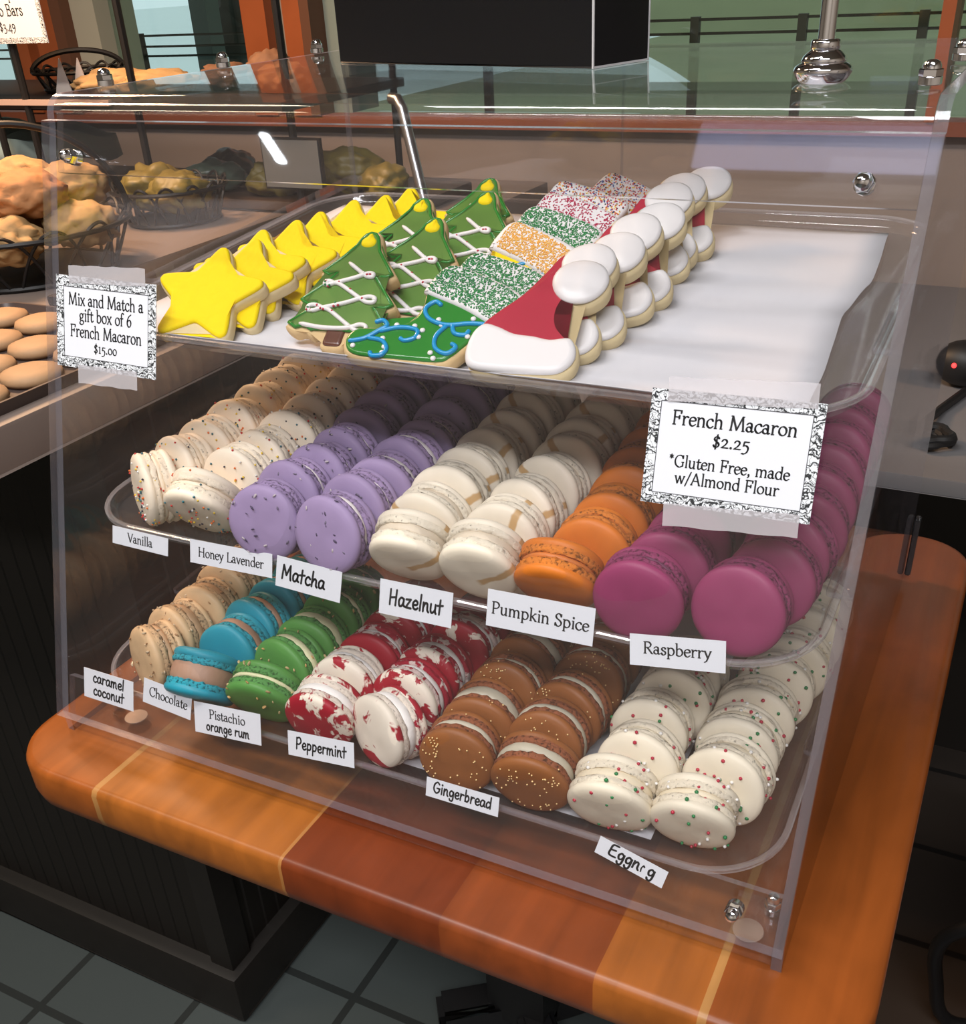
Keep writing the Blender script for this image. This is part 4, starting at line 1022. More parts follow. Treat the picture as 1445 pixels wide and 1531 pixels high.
# santa hats
HO = [(-38, 6), (-34, -3), (-22, -5.5), (-4, -6), (16, -5.5), (25, -1), (28, 7), (27, 16), (22, 23), (16, 30), (14.5, 38), (20, 43), (30, 46), (38, 54), (39.5, 65), (34, 75), (22, 80.5), (9, 77), (2, 68), (-6, 59), (-16, 48), (-27, 37), (-35, 28), (-40, 17)]
HO = [(a, b + 6) for a, b in HO]
HR = [(-37, 16), (-32, 12), (-4, 14), (18, 17), (23.5, 18), (20, 23), (14, 30), (12.5, 40), (16, 50), (24, 56), (18, 70), (6, 72), (-5, 60), (-15, 49), (-26, 38), (-33, 29)]
HR = [(a, b + 6) for a, b in HR]
HB = [(-39, 8), (-35, -2), (-22, -4.5), (-4, -5), (15, -4.5), (23, 0), (26.5, 7), (25.5, 15), (21, 20.5), (10, 19), (0, 21), (-12, 22.5), (-22, 27), (-31, 29), (-37, 22)]
HB = [(a, b + 6) for a, b in HB]
hb_o = outline(HB, 4)
hat_base = slab_mesh('hat_base', outline(HO, 4), CKP, 0, BASEP)
hat_red = slab_mesh('hat_red', outline(HR, 4), IC['red'], T0, ICEP(0.5, 1.6))
hat_brim = slab_mesh('hat_brim', hb_o, IC['white'], T0, [(0.8, -0.6), (0.0, 0.9), (0.4, 2.4), (1.8, 3.4), (3.6, 3.9)])
bm = bmesh.new(); lathe(bm, [(0, 0), (15, 0), (16.5, 1.2), (16.3, 2.6), (14.2, 4.0), (10, 4.9), (5, 5.3), (0, 5.4)], 36)
for v in bm.verts:
    a = math.atan2(v.co.y, v.co.x); k_ = 1 + 0.03 * math.sin(2 * a + 1) + 0.02 * math.sin(3 * a)
    x_, y_, z_ = v.co.x * k_, v.co.y * k_, v.co.z + 0.3 * math.sin(v.co.x * 0.4) * (v.co.z > 3)
    v.co = ((21.5 + x_) * MM, -(T0 - 0.2 + z_) * MM, (68 + y_) * MM)
hat_pom = mk('hat_pom', bm, IC['white'], True, 180)
HATS = [(0.3495, 0.0970, 55.5, 0), (0.3555, 0.1215, 55, 9), (0.3605, 0.1465, 55, 6), (0.3665, 0.184, 55, 13), (0.3685, 0.2095, 55, 9), (0.3665, 0.256, 55, 15), (0.3625, 0.2825, 55.5, 11), (0.365, 0.307, 56, 4)]
for i, (x, y, e, r) in enumerate(HATS):
    t = empty('santa_hat_cookie'); place(t, x, y, e, 12, r)
    lab = 'red and white santa hat cookie lying fully visible at the front' if i == 0 else ('santa hat cookie at the very back of the hat row' if i == 7 else 'santa hat cookie, %s from the front of the hat row' % ORD[i])
    tag(t, lab, 'cookie', 'santa hat cookies on the top tray')
    link('cookie_base', hat_base, t); link('icing', hat_red, t); link('brim', hat_brim, t); link('pompom', hat_pom, t)

# ================================================================== LETTERING
def C_(*p): return [tuple(q) for q in [tuple(v) for v in catmull([Vector((a, b)) for a, b in p], 5)]]
def E_(cx, cy, rx, ry, a0, a1, n=14): return [(cx + rx * math.cos(R(a0 + (a1 - a0) * i / n)), cy + ry * math.sin(R(a0 + (a1 - a0) * i / n))) for i in range(n + 1)]
def S_(x, y, w=0.07): return ('s', [(x - w, y), (x + w, y)])
X, CA, AS, DE = 0.44, 0.70, 0.74, -0.22
G = {
 'a': (0.44, [E_(0.17, 0.13, 0.13, 0.125, 20, 400), C_((0.06, 0.36), (0.14, 0.44), (0.26, 0.42), (0.30, 0.31), (0.30, 0.08), (0.34, 0.01), (0.40, 0.04))]),
 'b': (0.50, [[(0.09, AS), (0.09, 0.04)], C_((0.09, 0.32), (0.20, 0.44), (0.35, 0.40), (0.43, 0.22), (0.35, 0.04), (0.20, 0.0), (0.09, 0.05)), S_(0.06, AS, 0.05)]),
 'c': (0.41, [C_((0.36, 0.34), (0.30, 0.43), (0.17, 0.42), (0.06, 0.30), (0.06, 0.13), (0.16, 0.01), (0.28, 0.0), (0.37, 0.08))]),
 'd': (0.51, [[(0.40, AS), (0.40, 0.03)], C_((0.40, 0.34), (0.30, 0.44), (0.14, 0.41), (0.05, 0.22), (0.13, 0.03), (0.27, 0.0), (0.40, 0.10)), S_(0.37, AS, 0.05), S_(0.44, 0.0, 0.04)]),
 'e': (0.42, [C_((0.07, 0.24), (0.36, 0.27), (0.34, 0.39), (0.22, 0.44), (0.09, 0.37), (0.05, 0.20), (0.12, 0.04), (0.24, -0.005), (0.37, 0.08))]),
 'f': (0.30, [C_((0.32, 0.68), (0.25, 0.74), (0.16, 0.70), (0.13, 0.56), (0.13, 0.0)), [(0.03, 0.42), (0.26, 0.42)], S_(0.13, 0.0, 0.08)]),
 'g': (0.46, [E_(0.20, 0.29, 0.14, 0.14, 0, 360), C_((0.12, 0.17), (0.08, 0.08), (0.16, 0.03), (0.32, 0.02), (0.40, -0.08), (0.32, -0.20), (0.16, -0.22), (0.05, -0.14), (0.10, -0.03)), [(0.30, 0.40), (0.43, 0.43)]]),
 'h': (0.53, [[(0.11, AS), (0.11, 0.0)], C_((0.11, 0.32), (0.22, 0.43), (0.34, 0.42), (0.40, 0.30), (0.40, 0.0)), S_(0.08, AS, 0.05), S_(0.11, 0, 0.07), S_(0.41, 0, 0.07)]),
 'i': (0.25, [[(0.13, X), (0.13, 0.0)], ('d', (0.13, 0.63)), S_(0.10, X, 0.05), S_(0.13, 0, 0.07)]),
 'k': (0.49, [[(0.11, AS), (0.11, 0.0)], [(0.38, X), (0.12, 0.20)], [(0.19, 0.25), (0.42, 0.0)], S_(0.08, AS, 0.05), S_(0.11, 0, 0.07), S_(0.38, X, 0.06), S_(0.42, 0, 0.06)]),
 'l': (0.25, [[(0.13, AS), (0.13, 0.0)], S_(0.10, AS, 0.05), S_(0.13, 0, 0.07)]),
 'm': (0.80, [[(0.11, X), (0.11, 0.0)], C_((0.11, 0.32), (0.21, 0.43), (0.32, 0.42), (0.38, 0.30), (0.38, 0.0)), C_((0.38, 0.32), (0.49, 0.43), (0.60, 0.42), (0.66, 0.30), (0.66, 0.0)), S_(0.08, X, 0.05), S_(0.11, 0, 0.07), S_(0.38, 0, 0.07), S_(0.67, 0, 0.07)]),
 'n': (0.53, [[(0.11, X), (0.11, 0.0)], C_((0.11, 0.32), (0.22, 0.43), (0.34, 0.42), (0.40, 0.30), (0.40, 0.0)), S_(0.08, X, 0.05), S_(0.11, 0, 0.07), S_(0.41, 0, 0.07)]),
 'o': (0.48, [E_(0.24, 0.22, 0.19, 0.22, 90, 450)]),
 'p': (0.52, [[(0.11, X), (0.11, DE)], C_((0.11, 0.34), (0.22, 0.44), (0.37, 0.40), (0.45, 0.22), (0.37, 0.04), (0.22, 0.0), (0.11, 0.08)), S_(0.07, X, 0.05), S_(0.11, DE, 0.08)]),
 'r': (0.38, [[(0.11, X), (0.11, 0.0)], C_((0.11, 0.28), (0.20, 0.41), (0.28, 0.44), (0.35, 0.40)), S_(0.08, X, 0.05), S_(0.12, 0, 0.08)]),
 's': (0.36, [C_((0.29, 0.35), (0.24, 0.43), (0.13, 0.43), (0.07, 0.34), (0.14, 0.25), (0.25, 0.20), (0.30, 0.10), (0.23, 0.0), (0.12, 0.0), (0.05, 0.10))]),
 't': (0.32, [C_((0.14, 0.58), (0.13, 0.40), (0.13, 0.12), (0.18, 0.0), (0.25, 0.01), (0.31, 0.07)), [(0.03, 0.42), (0.28, 0.42)]]),
 'u': (0.53, [C_((0.11, X), (0.11, 0.12), (0.18, 0.01), (0.28, 0.02), (0.39, 0.13)), [(0.39, X), (0.39, 0.0)], S_(0.08, X, 0.05), S_(0.36, X, 0.05), S_(0.43, 0, 0.05)]),
 'v': (0.46, [[(0.06, X), (0.23, 0.0)], [(0.23, 0.0), (0.40, X)], S_(0.06, X, 0.06), S_(0.40, X, 0.06)]),
 'w': (0.70, [[(0.06, X), (0.21, 0.0)], [(0.21, 0.0), (0.35, X)], [(0.35, X), (0.49, 0.0)], [(0.49, 0.0), (0.64, X)], S_(0.06, X, 0.06), S_(0.35, X, 0.05), S_(0.64, X, 0.06)]),
 'x': (0.46, [[(0.07, X), (0.39, 0.0)], [(0.38, X), (0.07, 0.0)], S_(0.07, X, 0.06), S_(0.38, X, 0.06), S_(0.07, 0, 0.06), S_(0.39, 0, 0.06)]),
 'y': (0.46, [[(0.06, X), (0.24, 0.02)], C_((0.40, X), (0.24, 0.02), (0.15, -0.17), (0.06, -0.22)), S_(0.06, X, 0.06), S_(0.40, X, 0.06)]),
 'z': (0.42, [[(0.06, X), (0.36, X)], [(0.36, X), (0.06, 0.0)], [(0.06, 0.0), (0.37, 0.0)]]),
 'A': (0.68, [[(0.08, 0.0), (0.33, CA)], [(0.33, CA), (0.60, 0.0)], [(0.18, 0.24), (0.50, 0.24)], S_(0.08, 0, 0.07), S_(0.60, 0, 0.07)]),
 'B': (0.60, [[(0.14, CA), (0.14, 0.0)], C_((0.14, CA), (0.38, 0.68), (0.46, 0.54), (0.37, 0.40), (0.14, 0.38)), C_((0.14, 0.38), (0.44, 0.36), (0.53, 0.19), (0.42, 0.02), (0.14, 0.0)), S_(0.12, CA, 0.07), S_(0.12, 0, 0.07)]),
 'C': (0.66, [C_((0.59, 0.54), (0.52, 0.67), (0.36, 0.71), (0.17, 0.62), (0.07, 0.38), (0.14, 0.12), (0.34, -0.01), (0.50, 0.03), (0.60, 0.16)), [(0.59, 0.70), (0.59, 0.52)]]),
 'E': (0.58, [[(0.14, CA), (0.14, 0.0)], [(0.14, CA), (0.50, CA)], [(0.14, 0.37), (0.42, 0.37)], [(0.14, 0.0), (0.53, 0.0)]]),
 'F': (0.55, [[(0.14, CA), (0.14, 0.0)], [(0.08, CA), (0.49, CA)], [(0.49, CA), (0.49, 0.57)], [(0.14, 0.37), (0.40, 0.37)], [(0.40, 0.45), (0.40, 0.29)], S_(0.14, 0, 0.09)]),
 'G': (0.70, [C_((0.58, 0.55), (0.51, 0.67), (0.36, 0.71), (0.17, 0.62), (0.07, 0.38), (0.14, 0.12), (0.34, -0.01), (0.50, 0.03), (0.59, 0.10)), [(0.59, 0.30), (0.59, 0.06)], S_(0.58, 0.30, 0.08), [(0.58, 0.70), (0.58, 0.53)]]),
 'H': (0.76, [[(0.15, CA), (0.15, 0.0)], [(0.61, CA), (0.61, 0.0)], [(0.15, 0.37), (0.61, 0.37)], S_(0.15, CA, 0.08), S_(0.15, 0, 0.08), S_(0.61, CA, 0.08), S_(0.61, 0, 0.08)]),
 'L': (0.56, [[(0.15, CA), (0.15, 0.0)], [(0.10, 0.0), (0.50, 0.0)], [(0.50, 0.0), (0.52, 0.15)], S_(0.15, CA, 0.08)]),
 'M': (0.90, [[(0.12, 0.0), (0.17, CA)], [(0.17, CA), (0.43, 0.03)], [(0.43, 0.03), (0.70, CA)], [(0.70, CA), (0.77, 0.0)], S_(0.12, 0, 0.07), S_(0.77, 0, 0.08), S_(0.14, CA, 0.05), S_(0.74, CA, 0.05)]),
 'P': (0.56, [[(0.14, CA), (0.14, 0.0)], C_((0.14, CA), (0.38, 0.69), (0.50, 0.53), (0.40, 0.35), (0.14, 0.31)), S_(0.12, CA, 0.07), S_(0.14, 0, 0.09)]),
 'R': (0.64, [[(0.14, CA), (0.14, 0.0)], C_((0.14, CA), (0.38, 0.69), (0.49, 0.54), (0.39, 0.39), (0.14, 0.36)), [(0.28, 0.36), (0.56, 0.0)], S_(0.12, CA, 0.07), S_(0.14, 0, 0.09), S_(0.58, 0, 0.05)]),
 'S': (0.50, [C_((0.41, 0.57), (0.34, 0.69), (0.20, 0.71), (0.09, 0.58), (0.15, 0.44), (0.34, 0.32), (0.43, 0.17), (0.33, 0.01), (0.17, 0.0), (0.07, 0.14)), [(0.41, 0.69), (0.41, 0.55)], [(0.07, 0.17), (0.07, 0.01)]]),
 'V': (0.64, [[(0.08, CA), (0.33, 0.0)], [(0.33, 0.0), (0.57, CA)], S_(0.08, CA, 0.08), S_(0.57, CA, 0.07)]),
 '0': (0.48, [E_(0.24, 0.22, 0.18, 0.22, 0, 360)]), '1': (0.34, [[(0.17, 0.45), (0.17, 0.0)], S_(0.17, 0.0, 0.09), S_(0.12, 0.44, 0.05)]),
 '2': (0.44, [C_((0.07, 0.34), (0.14, 0.44), (0.28, 0.43), (0.33, 0.31), (0.23, 0.15), (0.06, 0.01)), [(0.06, 0.01), (0.39, 0.01)]]),
 '3': (0.44, [C_((0.08, 0.38), (0.18, 0.45), (0.31, 0.40), (0.28, 0.25), (0.16, 0.19)), C_((0.16, 0.19), (0.35, 0.13), (0.35, -0.08), (0.20, -0.20), (0.06, -0.17))]),
 '4': (0.48, [[(0.32, 0.46), (0.32, -0.2)], [(0.32, 0.46), (0.05, -0.02)], [(0.05, -0.02), (0.43, -0.02)]]),
 '5': (0.44, [[(0.14, 0.44), (0.38, 0.44)], [(0.14, 0.44), (0.11, 0.22)], C_((0.11, 0.22), (0.25, 0.25), (0.36, 0.12), (0.32, -0.08), (0.18, -0.19), (0.06, -0.18))]),
 '6': (0.48, [C_((0.40, 0.70), (0.22, 0.58), (0.09, 0.36), (0.08, 0.16), (0.17, 0.01), (0.32, 0.02), (0.41, 0.18), (0.34, 0.36), (0.20, 0.37), (0.10, 0.26))]),
 '9': (0.46, [C_((0.38, 0.28), (0.28, 0.16), (0.13, 0.18), (0.07, 0.30), (0.13, 0.43), (0.27, 0.45), (0.38, 0.34), (0.38, 0.10), (0.28, -0.08), (0.10, -0.20))]),
 '$': (0.46, [C_((0.35, 0.46), (0.28, 0.55), (0.15, 0.53), (0.10, 0.42), (0.18, 0.31), (0.31, 0.23), (0.36, 0.11), (0.27, 0.0), (0.14, 0.0), (0.07, 0.10)), [(0.25, 0.66), (0.19, -0.11)]]),
 '.': (0.24, [('d', (0.12, 0.03))]), ',': (0.24, [('d', (0.12, 0.03)), C_((0.13, 0.03), (0.14, -0.05), (0.08, -0.12))]),
 '*': (0.38, [[(0.18, 0.72), (0.18, 0.48)], [(0.08, 0.66), (0.28, 0.54)], [(0.28, 0.66), (0.08, 0.54)]]),
 '/': (0.38, [[(0.04, -0.12), (0.36, 0.74)]]), ' ': (0.28, []),
}
HW = {  # hand lettering, upright single strokes
 'a': (0.46, [C_((0.36, 0.38), (0.20, 0.43), (0.07, 0.28), (0.10, 0.05), (0.24, 0.03), (0.35, 0.22), (0.37, 0.38)), C_((0.36, 0.36), (0.36, 0.10), (0.44, 0.03))]),
 'c': (0.40, [C_((0.35, 0.34), (0.22, 0.43), (0.08, 0.28), (0.10, 0.07), (0.24, 0.0), (0.37, 0.07))]),
 'd': (0.48, [C_((0.36, 0.34), (0.20, 0.42), (0.06, 0.22), (0.16, 0.02), (0.34, 0.14)), [(0.38, 0.74), (0.38, 0.0)]]),
 'e': (0.42, [C_((0.08, 0.20), (0.32, 0.24), (0.34, 0.37), (0.20, 0.43), (0.07, 0.26), (0.13, 0.05), (0.27, 0.01), (0.38, 0.08))]),
 'g': (0.46, [C_((0.36, 0.34), (0.20, 0.43), (0.08, 0.26), (0.16, 0.06), (0.32, 0.14), (0.38, 0.38)), C_((0.38, 0.38), (0.38, 0.0), (0.32, -0.22), (0.16, -0.22), (0.10, -0.12))]),
 'h': (0.46, [[(0.10, 0.76), (0.08, 0.0)], C_((0.09, 0.20), (0.22, 0.40), (0.34, 0.34), (0.35, 0.10), (0.42, 0.01))]),
 'i': (0.22, [[(0.11, 0.42), (0.11, 0.0)], ('d', (0.12, 0.62))]),
 'l': (0.22, [[(0.12, 0.76), (0.10, 0.0)]]),
 'm': (0.66, [[(0.08, 0.42), (0.08, 0.0)], C_((0.08, 0.22), (0.18, 0.41), (0.28, 0.34), (0.29, 0.0)), C_((0.29, 0.22), (0.40, 0.41), (0.51, 0.34), (0.52, 0.08), (0.60, 0.0))]),
 'n': (0.46, [[(0.08, 0.42), (0.08, 0.0)], C_((0.08, 0.20), (0.20, 0.41), (0.32, 0.36), (0.34, 0.10), (0.42, 0.0))]),
 'o': (0.44, [E_(0.22, 0.21, 0.15, 0.20, 80, 450)]),
 'p': (0.46, [[(0.10, 0.44), (0.08, -0.26)], C_((0.10, 0.34), (0.24, 0.44), (0.38, 0.30), (0.30, 0.06), (0.10, 0.06))]),
 'r': (0.38, [[(0.10, 0.42), (0.09, 0.0)], C_((0.10, 0.22), (0.20, 0.40), (0.34, 0.38))]),
 't': (0.36, [[(0.17, 0.68), (0.16, 0.0)], [(0.02, 0.40), (0.34, 0.44)]]),
 'u': (0.46, [C_((0.08, 0.42), (0.08, 0.12), (0.18, 0.01), (0.34, 0.16), (0.36, 0.42)), C_((0.36, 0.40), (0.36, 0.10), (0.42, 0.0))]),
 'x': (0.4, [[(0.06, 0.42), (0.34, 0)], [(0.34, 0.42), (0.06, 0)]]),
 'z': (0.42, [[(0.06, 0.40), (0.34, 0.42)], [(0.34, 0.42), (0.06, 0.02)], [(0.06, 0.02), (0.38, 0.0)]]),
 'b': (0.46, [[(0.10, 0.76), (0.10, 0.02)], C_((0.10, 0.28), (0.26, 0.42), (0.38, 0.24), (0.28, 0.02), (0.10, 0.05))]),
 'E': (0.58, [C_((0.50, 0.70), (0.18, 0.66), (0.12, 0.36), (0.14, 0.04), (0.52, 0.02)), [(0.14, 0.36), (0.42, 0.40)]]),
 'G': (0.62, [C_((0.50, 0.60), (0.34, 0.72), (0.12, 0.56), (0.08, 0.22), (0.28, 0.0), (0.50, 0.12), (0.52, 0.32)), [(0.34, 0.32), (0.56, 0.32)]]),
 'H': (0.60, [[(0.10, 0.74), (0.10, 0.0)], [(0.48, 0.74), (0.46, 0.0)], [(0.10, 0.34), (0.47, 0.40)]]),
 'M': (0.72, [[(0.08, 0.0), (0.12, 0.72)], [(0.12, 0.72), (0.34, 0.22)], [(0.34, 0.22), (0.56, 0.74)], C_((0.56, 0.74), (0.60, 0.2), (0.64, 0.0))]),
 'P': (0.54, [[(0.12, 0.72), (0.10, -0.02)], C_((0.12, 0.68), (0.36, 0.74), (0.48, 0.52), (0.34, 0.32), (0.12, 0.30))]),
 '?': (0.40, [C_((0.30, 0.38), (0.18, 0.42), (0.08, 0.26), (0.12, 0.06))]), ' ': (0.26, []),  # broken o: the stroke lost in glare is left out of the shape
}
def hull(pts):
    pts = sorted(set(pts))
    def half_(ps):
        h = []
        for p in ps:
            while len(h) >= 2 and (h[-1][0] - h[-2][0]) * (p[1] - h[-2][1]) - (h[-1][1] - h[-2][1]) * (p[0] - h[-2][0]) <= 1e-12: h.pop()
            h.append(p)
        return h
    a = half_(pts); b = half_(pts[::-1]); return a[:-1] + b[:-1]
def text_width(txt, font): return sum(font[c][0] for c in txt)
def add_text(bm, txt, font, size, cx, cy, nib=(0.085, 0.04, 25), serif=True, slant=0.0, sx=1.0):
    """centred on cx, baseline cy, flat in the x/y plane of the card, tiny thickness added later"""
    w = text_width(txt, font) * size * sx; x = cx - w / 2
    a_, b_, an = nib
    def nibpts(k_=1.0):
        o = []
        for i in range(8):
            t_ = 2 * math.pi * i / 8; u, v = a_ / 2 * math.cos(t_) * k_, b_ / 2 * math.sin(t_) * k_
            o.append((u * math.cos(R(an)) - v * math.sin(R(an)), u * math.sin(R(an)) + v * math.cos(R(an))))
        return o
    nb = nibpts()
    def seg(p, q, nbp):
        h = hull([(p[0] + d[0], p[1] + d[1]) for d in nbp] + [(q[0] + d[0], q[1] + d[1]) for d in nbp])
        if len(h) >= 3:
            bm.faces.new([bm.verts.new((x + (c[0] + slant * c[1]) * size * sx, cy + c[1] * size, 0)) for c in h])
    for ch_ in txt:
        adv, strokes = font[ch_]
        for st in strokes:
            if isinstance(st, tuple):
                if st[0] == 'd':
                    r_ = max(a_, 0.08) * 0.62
                    bm.faces.new([bm.verts.new((x + (st[1][0] + slant * st[1][1] + r_ * math.cos(2 * math.pi * i / 10)) * size * sx, cy + (st[1][1] + r_ * math.sin(2 * math.pi * i / 10)) * size, 0)) for i in range(10)])
                elif serif:
                    seg(st[1][0], st[1][1], [(d[0] * 0.3, d[1] * 0.8) for d in nb])
                continue
            for p, q in zip(st, st[1:]): seg(p, q, nb)
        x += adv * size * sx

def card_frame(ctr, rot, off):
    """matrix of a card lying parallel to the sloped front; ctr = (x, distance up the slope)"""
    x, v = ctr; z = H0 + v / NRM
    M3 = Matrix(((1, 0, 0), (0, K / NRM, -1 / NRM), (0, 1 / NRM, K / NRM)))
    return Matrix.Translation((x, FY(z, off), z)) @ M3.to_4x4() @ Matrix.Rotation(R(rot), 4, 'Z')

def card(name, ctr, w, h, rot, off, label, lines, th=0.0003):
    o = empty(name); o.matrix_world = card_frame(ctr, rot, off)
    tag(o, label, 'label')
    bm = bmesh.new(); bbox(bm, -w / 2, w / 2, -h / 2, h / 2, -th, 0); obj('card', bm, M['white_paper'], o, False)
    bm = bmesh.new()
    for ln in lines: add_text(bm, **ln)
    bmesh.ops.translate(bm, vec=(0, 0, 0.00012), verts=bm.verts)
    obj('lettering', bm, M['ink'], o, False)
    return o
PR = dict(font=G, nib=(0.115, 0.06, 25))
HN = dict(font=HW, nib=(0.13, 0.115, 30), serif=False)
def printed(t_, size, cy, sx=1.0, cx=0.0): return dict(txt=t_, size=size, cx=cx, cy=cy, sx=sx, **PR)
def hand(t_, size, cy, sx=1.0, cx=0.0, slant=0.06): return dict(txt=t_, size=size, cx=cx, cy=cy, sx=sx, slant=slant, **HN)
O2, O3 = 0.0070, 0.0067
card('flavour_label', (0.0765, 0.145), 0.0503, 0.0124, -0.5, O2, 'white label reading Vanilla on the middle tier', [printed('Vanilla', 0.0088, -0.0028, 0.92)])
card('flavour_label', (0.1549, 0.1474), 0.0678, 0.0159, 1.8, O2, 'white label reading Honey Lavender on the middle tier', [printed('Honey Lavender', 0.0088, -0.0028, 0.93)])
card('flavour_label', (0.2175, 0.1461), 0.0497, 0.0201, -1.9, O2 - 0.0007, 'white label reading Matcha in black marker on the middle tier', [hand('Matcha', 0.0128, -0.0042, 0.92, -0.004)])
card('flavour_label', (0.2953, 0.1461), 0.0503, 0.0218, 1.1, O2, 'white label reading Hazelnut in black marker on the middle tier', [hand('Hazelnut', 0.0130, -0.0040, 0.85)])
card('flavour_label', (0.3759, 0.1547), 0.0662, 0.0220, 1.7, O2, 'white label reading Pumpkin Spice on the middle tier', [printed('Pumpkin Spice', 0.0100, -0.0030)])
card('flavour_label', (0.4569, 0.152), 0.0526, 0.0176, 8.0, O2, 'white label reading Raspberry on the middle tier', [printed('Raspberry', 0.0092, -0.0016)])
card('flavour_label', (0.046, 0.0283), 0.0483, 0.0228, 0.0, O3, 'white label reading caramel coconut in black marker at the lower left', [hand('caramel', 0.0110, 0.0022, 0.93), hand('coconut', 0.0110, -0.0078, 0.93)])
card('flavour_label', (0.1018, 0.0350), 0.0441, 0.0186, -3.8, O3, 'white label reading Chocolate on the lowest tier', [printed('Chocolate', 0.0098, -0.0026, 0.9, 0.001)])
card('flavour_label', (0.1556, 0.0309), 0.0575, 0.0225, 5.0, O3, 'white label reading Pistachio with orange rum handwritten beneath', [printed('Pistachio', 0.0092, 0.0008, 0.95), hand('orange rum', 0.0098, -0.0083, 0.88)])
card('flavour_label', (0.233, 0.0333), 0.0522, 0.0173, 5.6, O3, 'white label reading Peppermint in black marker on the lowest tier', [hand('Peppermint', 0.0108, -0.0030, 0.85)])
card('flavour_label', (0.3382, 0.0309), 0.0503, 0.0128, 0.8, O3, 'white label reading Gingerbread in black marker on the lowest tier', [hand('Gingerbread', 0.0102, -0.0026, 0.84)])
card('flavour_label', (0.4487, 0.0233), 0.0430, 0.0115, -12.4, O3, 'tilted white label reading Eggnog in black marker at the lower right', [hand('Eggn', 0.0110, -0.0026, 0.95, -0.0045), hand('?', 0.0110, -0.0030, 0.6, 0.0075), hand('g', 0.0110, -0.0026, 0.95, 0.0128)])

# ornate price signs taped on the outside of the front panel
def border_mat():
    mt, t, b = nt('black_and_white_leaf_border')
    tc = N(t, 'ShaderNodeTexCoord')
    no = N(t, 'ShaderNodeTexNoise', i_Scale=210.0, i_Detail=2.0); t.links.new(tc.outputs['Object'], no.inputs['Vector'])
    mxv = N(t, 'ShaderNodeVectorMath', operation='MULTIPLY_ADD'); mxv.inputs[1].default_value = (0.012, 0.012, 0.0)
    t.links.new(no.outputs['Color'], mxv.inputs[0]); t.links.new(tc.outputs['Object'], mxv.inputs[2])
    wv = N(t, 'ShaderNodeTexWave', wave_type='RINGS', i_Scale=95.0, i_Distortion=7.0, i_Detail=1.0); wv.inputs['Detail Scale'].default_value = 1.2
    t.links.new(mxv.outputs[0], wv.inputs['Vector'])
    vo = N(t, 'ShaderNodeTexVoronoi', feature='DISTANCE_TO_EDGE', i_Scale=330.0); t.links.new(mxv.outputs[0], vo.inputs['Vector'])
    r1 = N(t, 'ShaderNodeMapRange'); r1.inputs['From Min'].default_value = 0.10; r1.inputs['From Max'].default_value = 0.24; t.links.new(wv.outputs['Fac'], r1.inputs[0])
    r2 = N(t, 'ShaderNodeMapRange'); r2.inputs['From Min'].default_value = 0.02; r2.inputs['From Max'].default_value = 0.06; t.links.new(vo.outputs['Distance'], r2.inputs[0])
    mm = N(t, 'ShaderNodeMath', operation='MULTIPLY'); t.links.new(r1.outputs[0], mm.inputs[0]); t.links.new(r2.outputs[0], mm.inputs[1])
    mx = N(t, 'ShaderNodeMix', data_type='RGBA'); mx.inputs[6].default_value = (0.02, 0.022, 0.025, 1); mx.inputs[7].default_value = (0.74, 0.77, 0.81, 1)
    t.links.new(mm.outputs[0], mx.inputs[0]); t.links.new(mx.outputs[2], b.inputs['Base Color']); b.inputs['Roughness'].default_value = 0.7
    return mt
M['border'] = border_mat()
def price_sign(ctr, w, h, rot, label, lines, tapes, bw):
    o = card('price_sign', ctr, w, h, rot, -0.0016, label, lines)
    o['category'] = 'sign'
    bm = bmesh.new()
    for q in ((-w / 2, w / 2, h / 2 - bw, h / 2), (-w / 2, w / 2, -h / 2, -h / 2 + bw), (-w / 2, -w / 2 + bw, -h / 2 + bw, h / 2 - bw), (w / 2 - bw, w / 2, -h / 2 + bw, h / 2 - bw)):
        bbox(bm, q[0], q[1], q[2], q[3], 0.00005, 0.00014)
    obj('ornate_border', bm, M['border'], o, False)
    bm = bmesh.new(); e_ = 0.00035
    for q in ((-w / 2 + bw - e_, w / 2 - bw + e_, h / 2 - bw - e_, h / 2 - bw), (-w / 2 + bw - e_, w / 2 - bw + e_, -h / 2 + bw, -h / 2 + bw + e_), (-w / 2 + bw - e_, -w / 2 + bw, -h / 2 + bw, h / 2 - bw), (w / 2 - bw, w / 2 - bw + e_, -h / 2 + bw, h / 2 - bw)):
        bbox(bm, q[0], q[1], q[2], q[3], 0.00012, 0.0002)
    obj('border_line', bm, M['inkgrey'], o, False)
    for (cx, cy, tw, th_, tr) in tapes:
        bm = bmesh.new(); n = 10
        top = [(-tw / 2 + tw * i / n, th_ / 2 + 0.0003 * math.sin(i * 2.3)) for i in range(n + 1)]
        bot = [(tw / 2 - tw * i / n, -th_ / 2 + 0.0003 * math.sin(i * 1.7)) for i in range(n + 1)]
        pl = top + bot
        ang = R(tr); pl = [(cx + a * math.cos(ang) - b * math.sin(ang), cy + a * math.sin(ang) + b * math.cos(ang)) for a, b in pl]
        A = [bm.verts.new((a, b, 0.00045)) for a, b in pl]; B = [bm.verts.new((a, b, 0.0006)) for a, b in pl]
        for j in range(len(A)): bm.faces.new((A[j], A[(j + 1) % len(A)], B[(j + 1) % len(A)], B[j]))
        bm.faces.new(A[::-1]); bm.faces.new(B)
        obj('tape', bm, M['tape'], o, False)
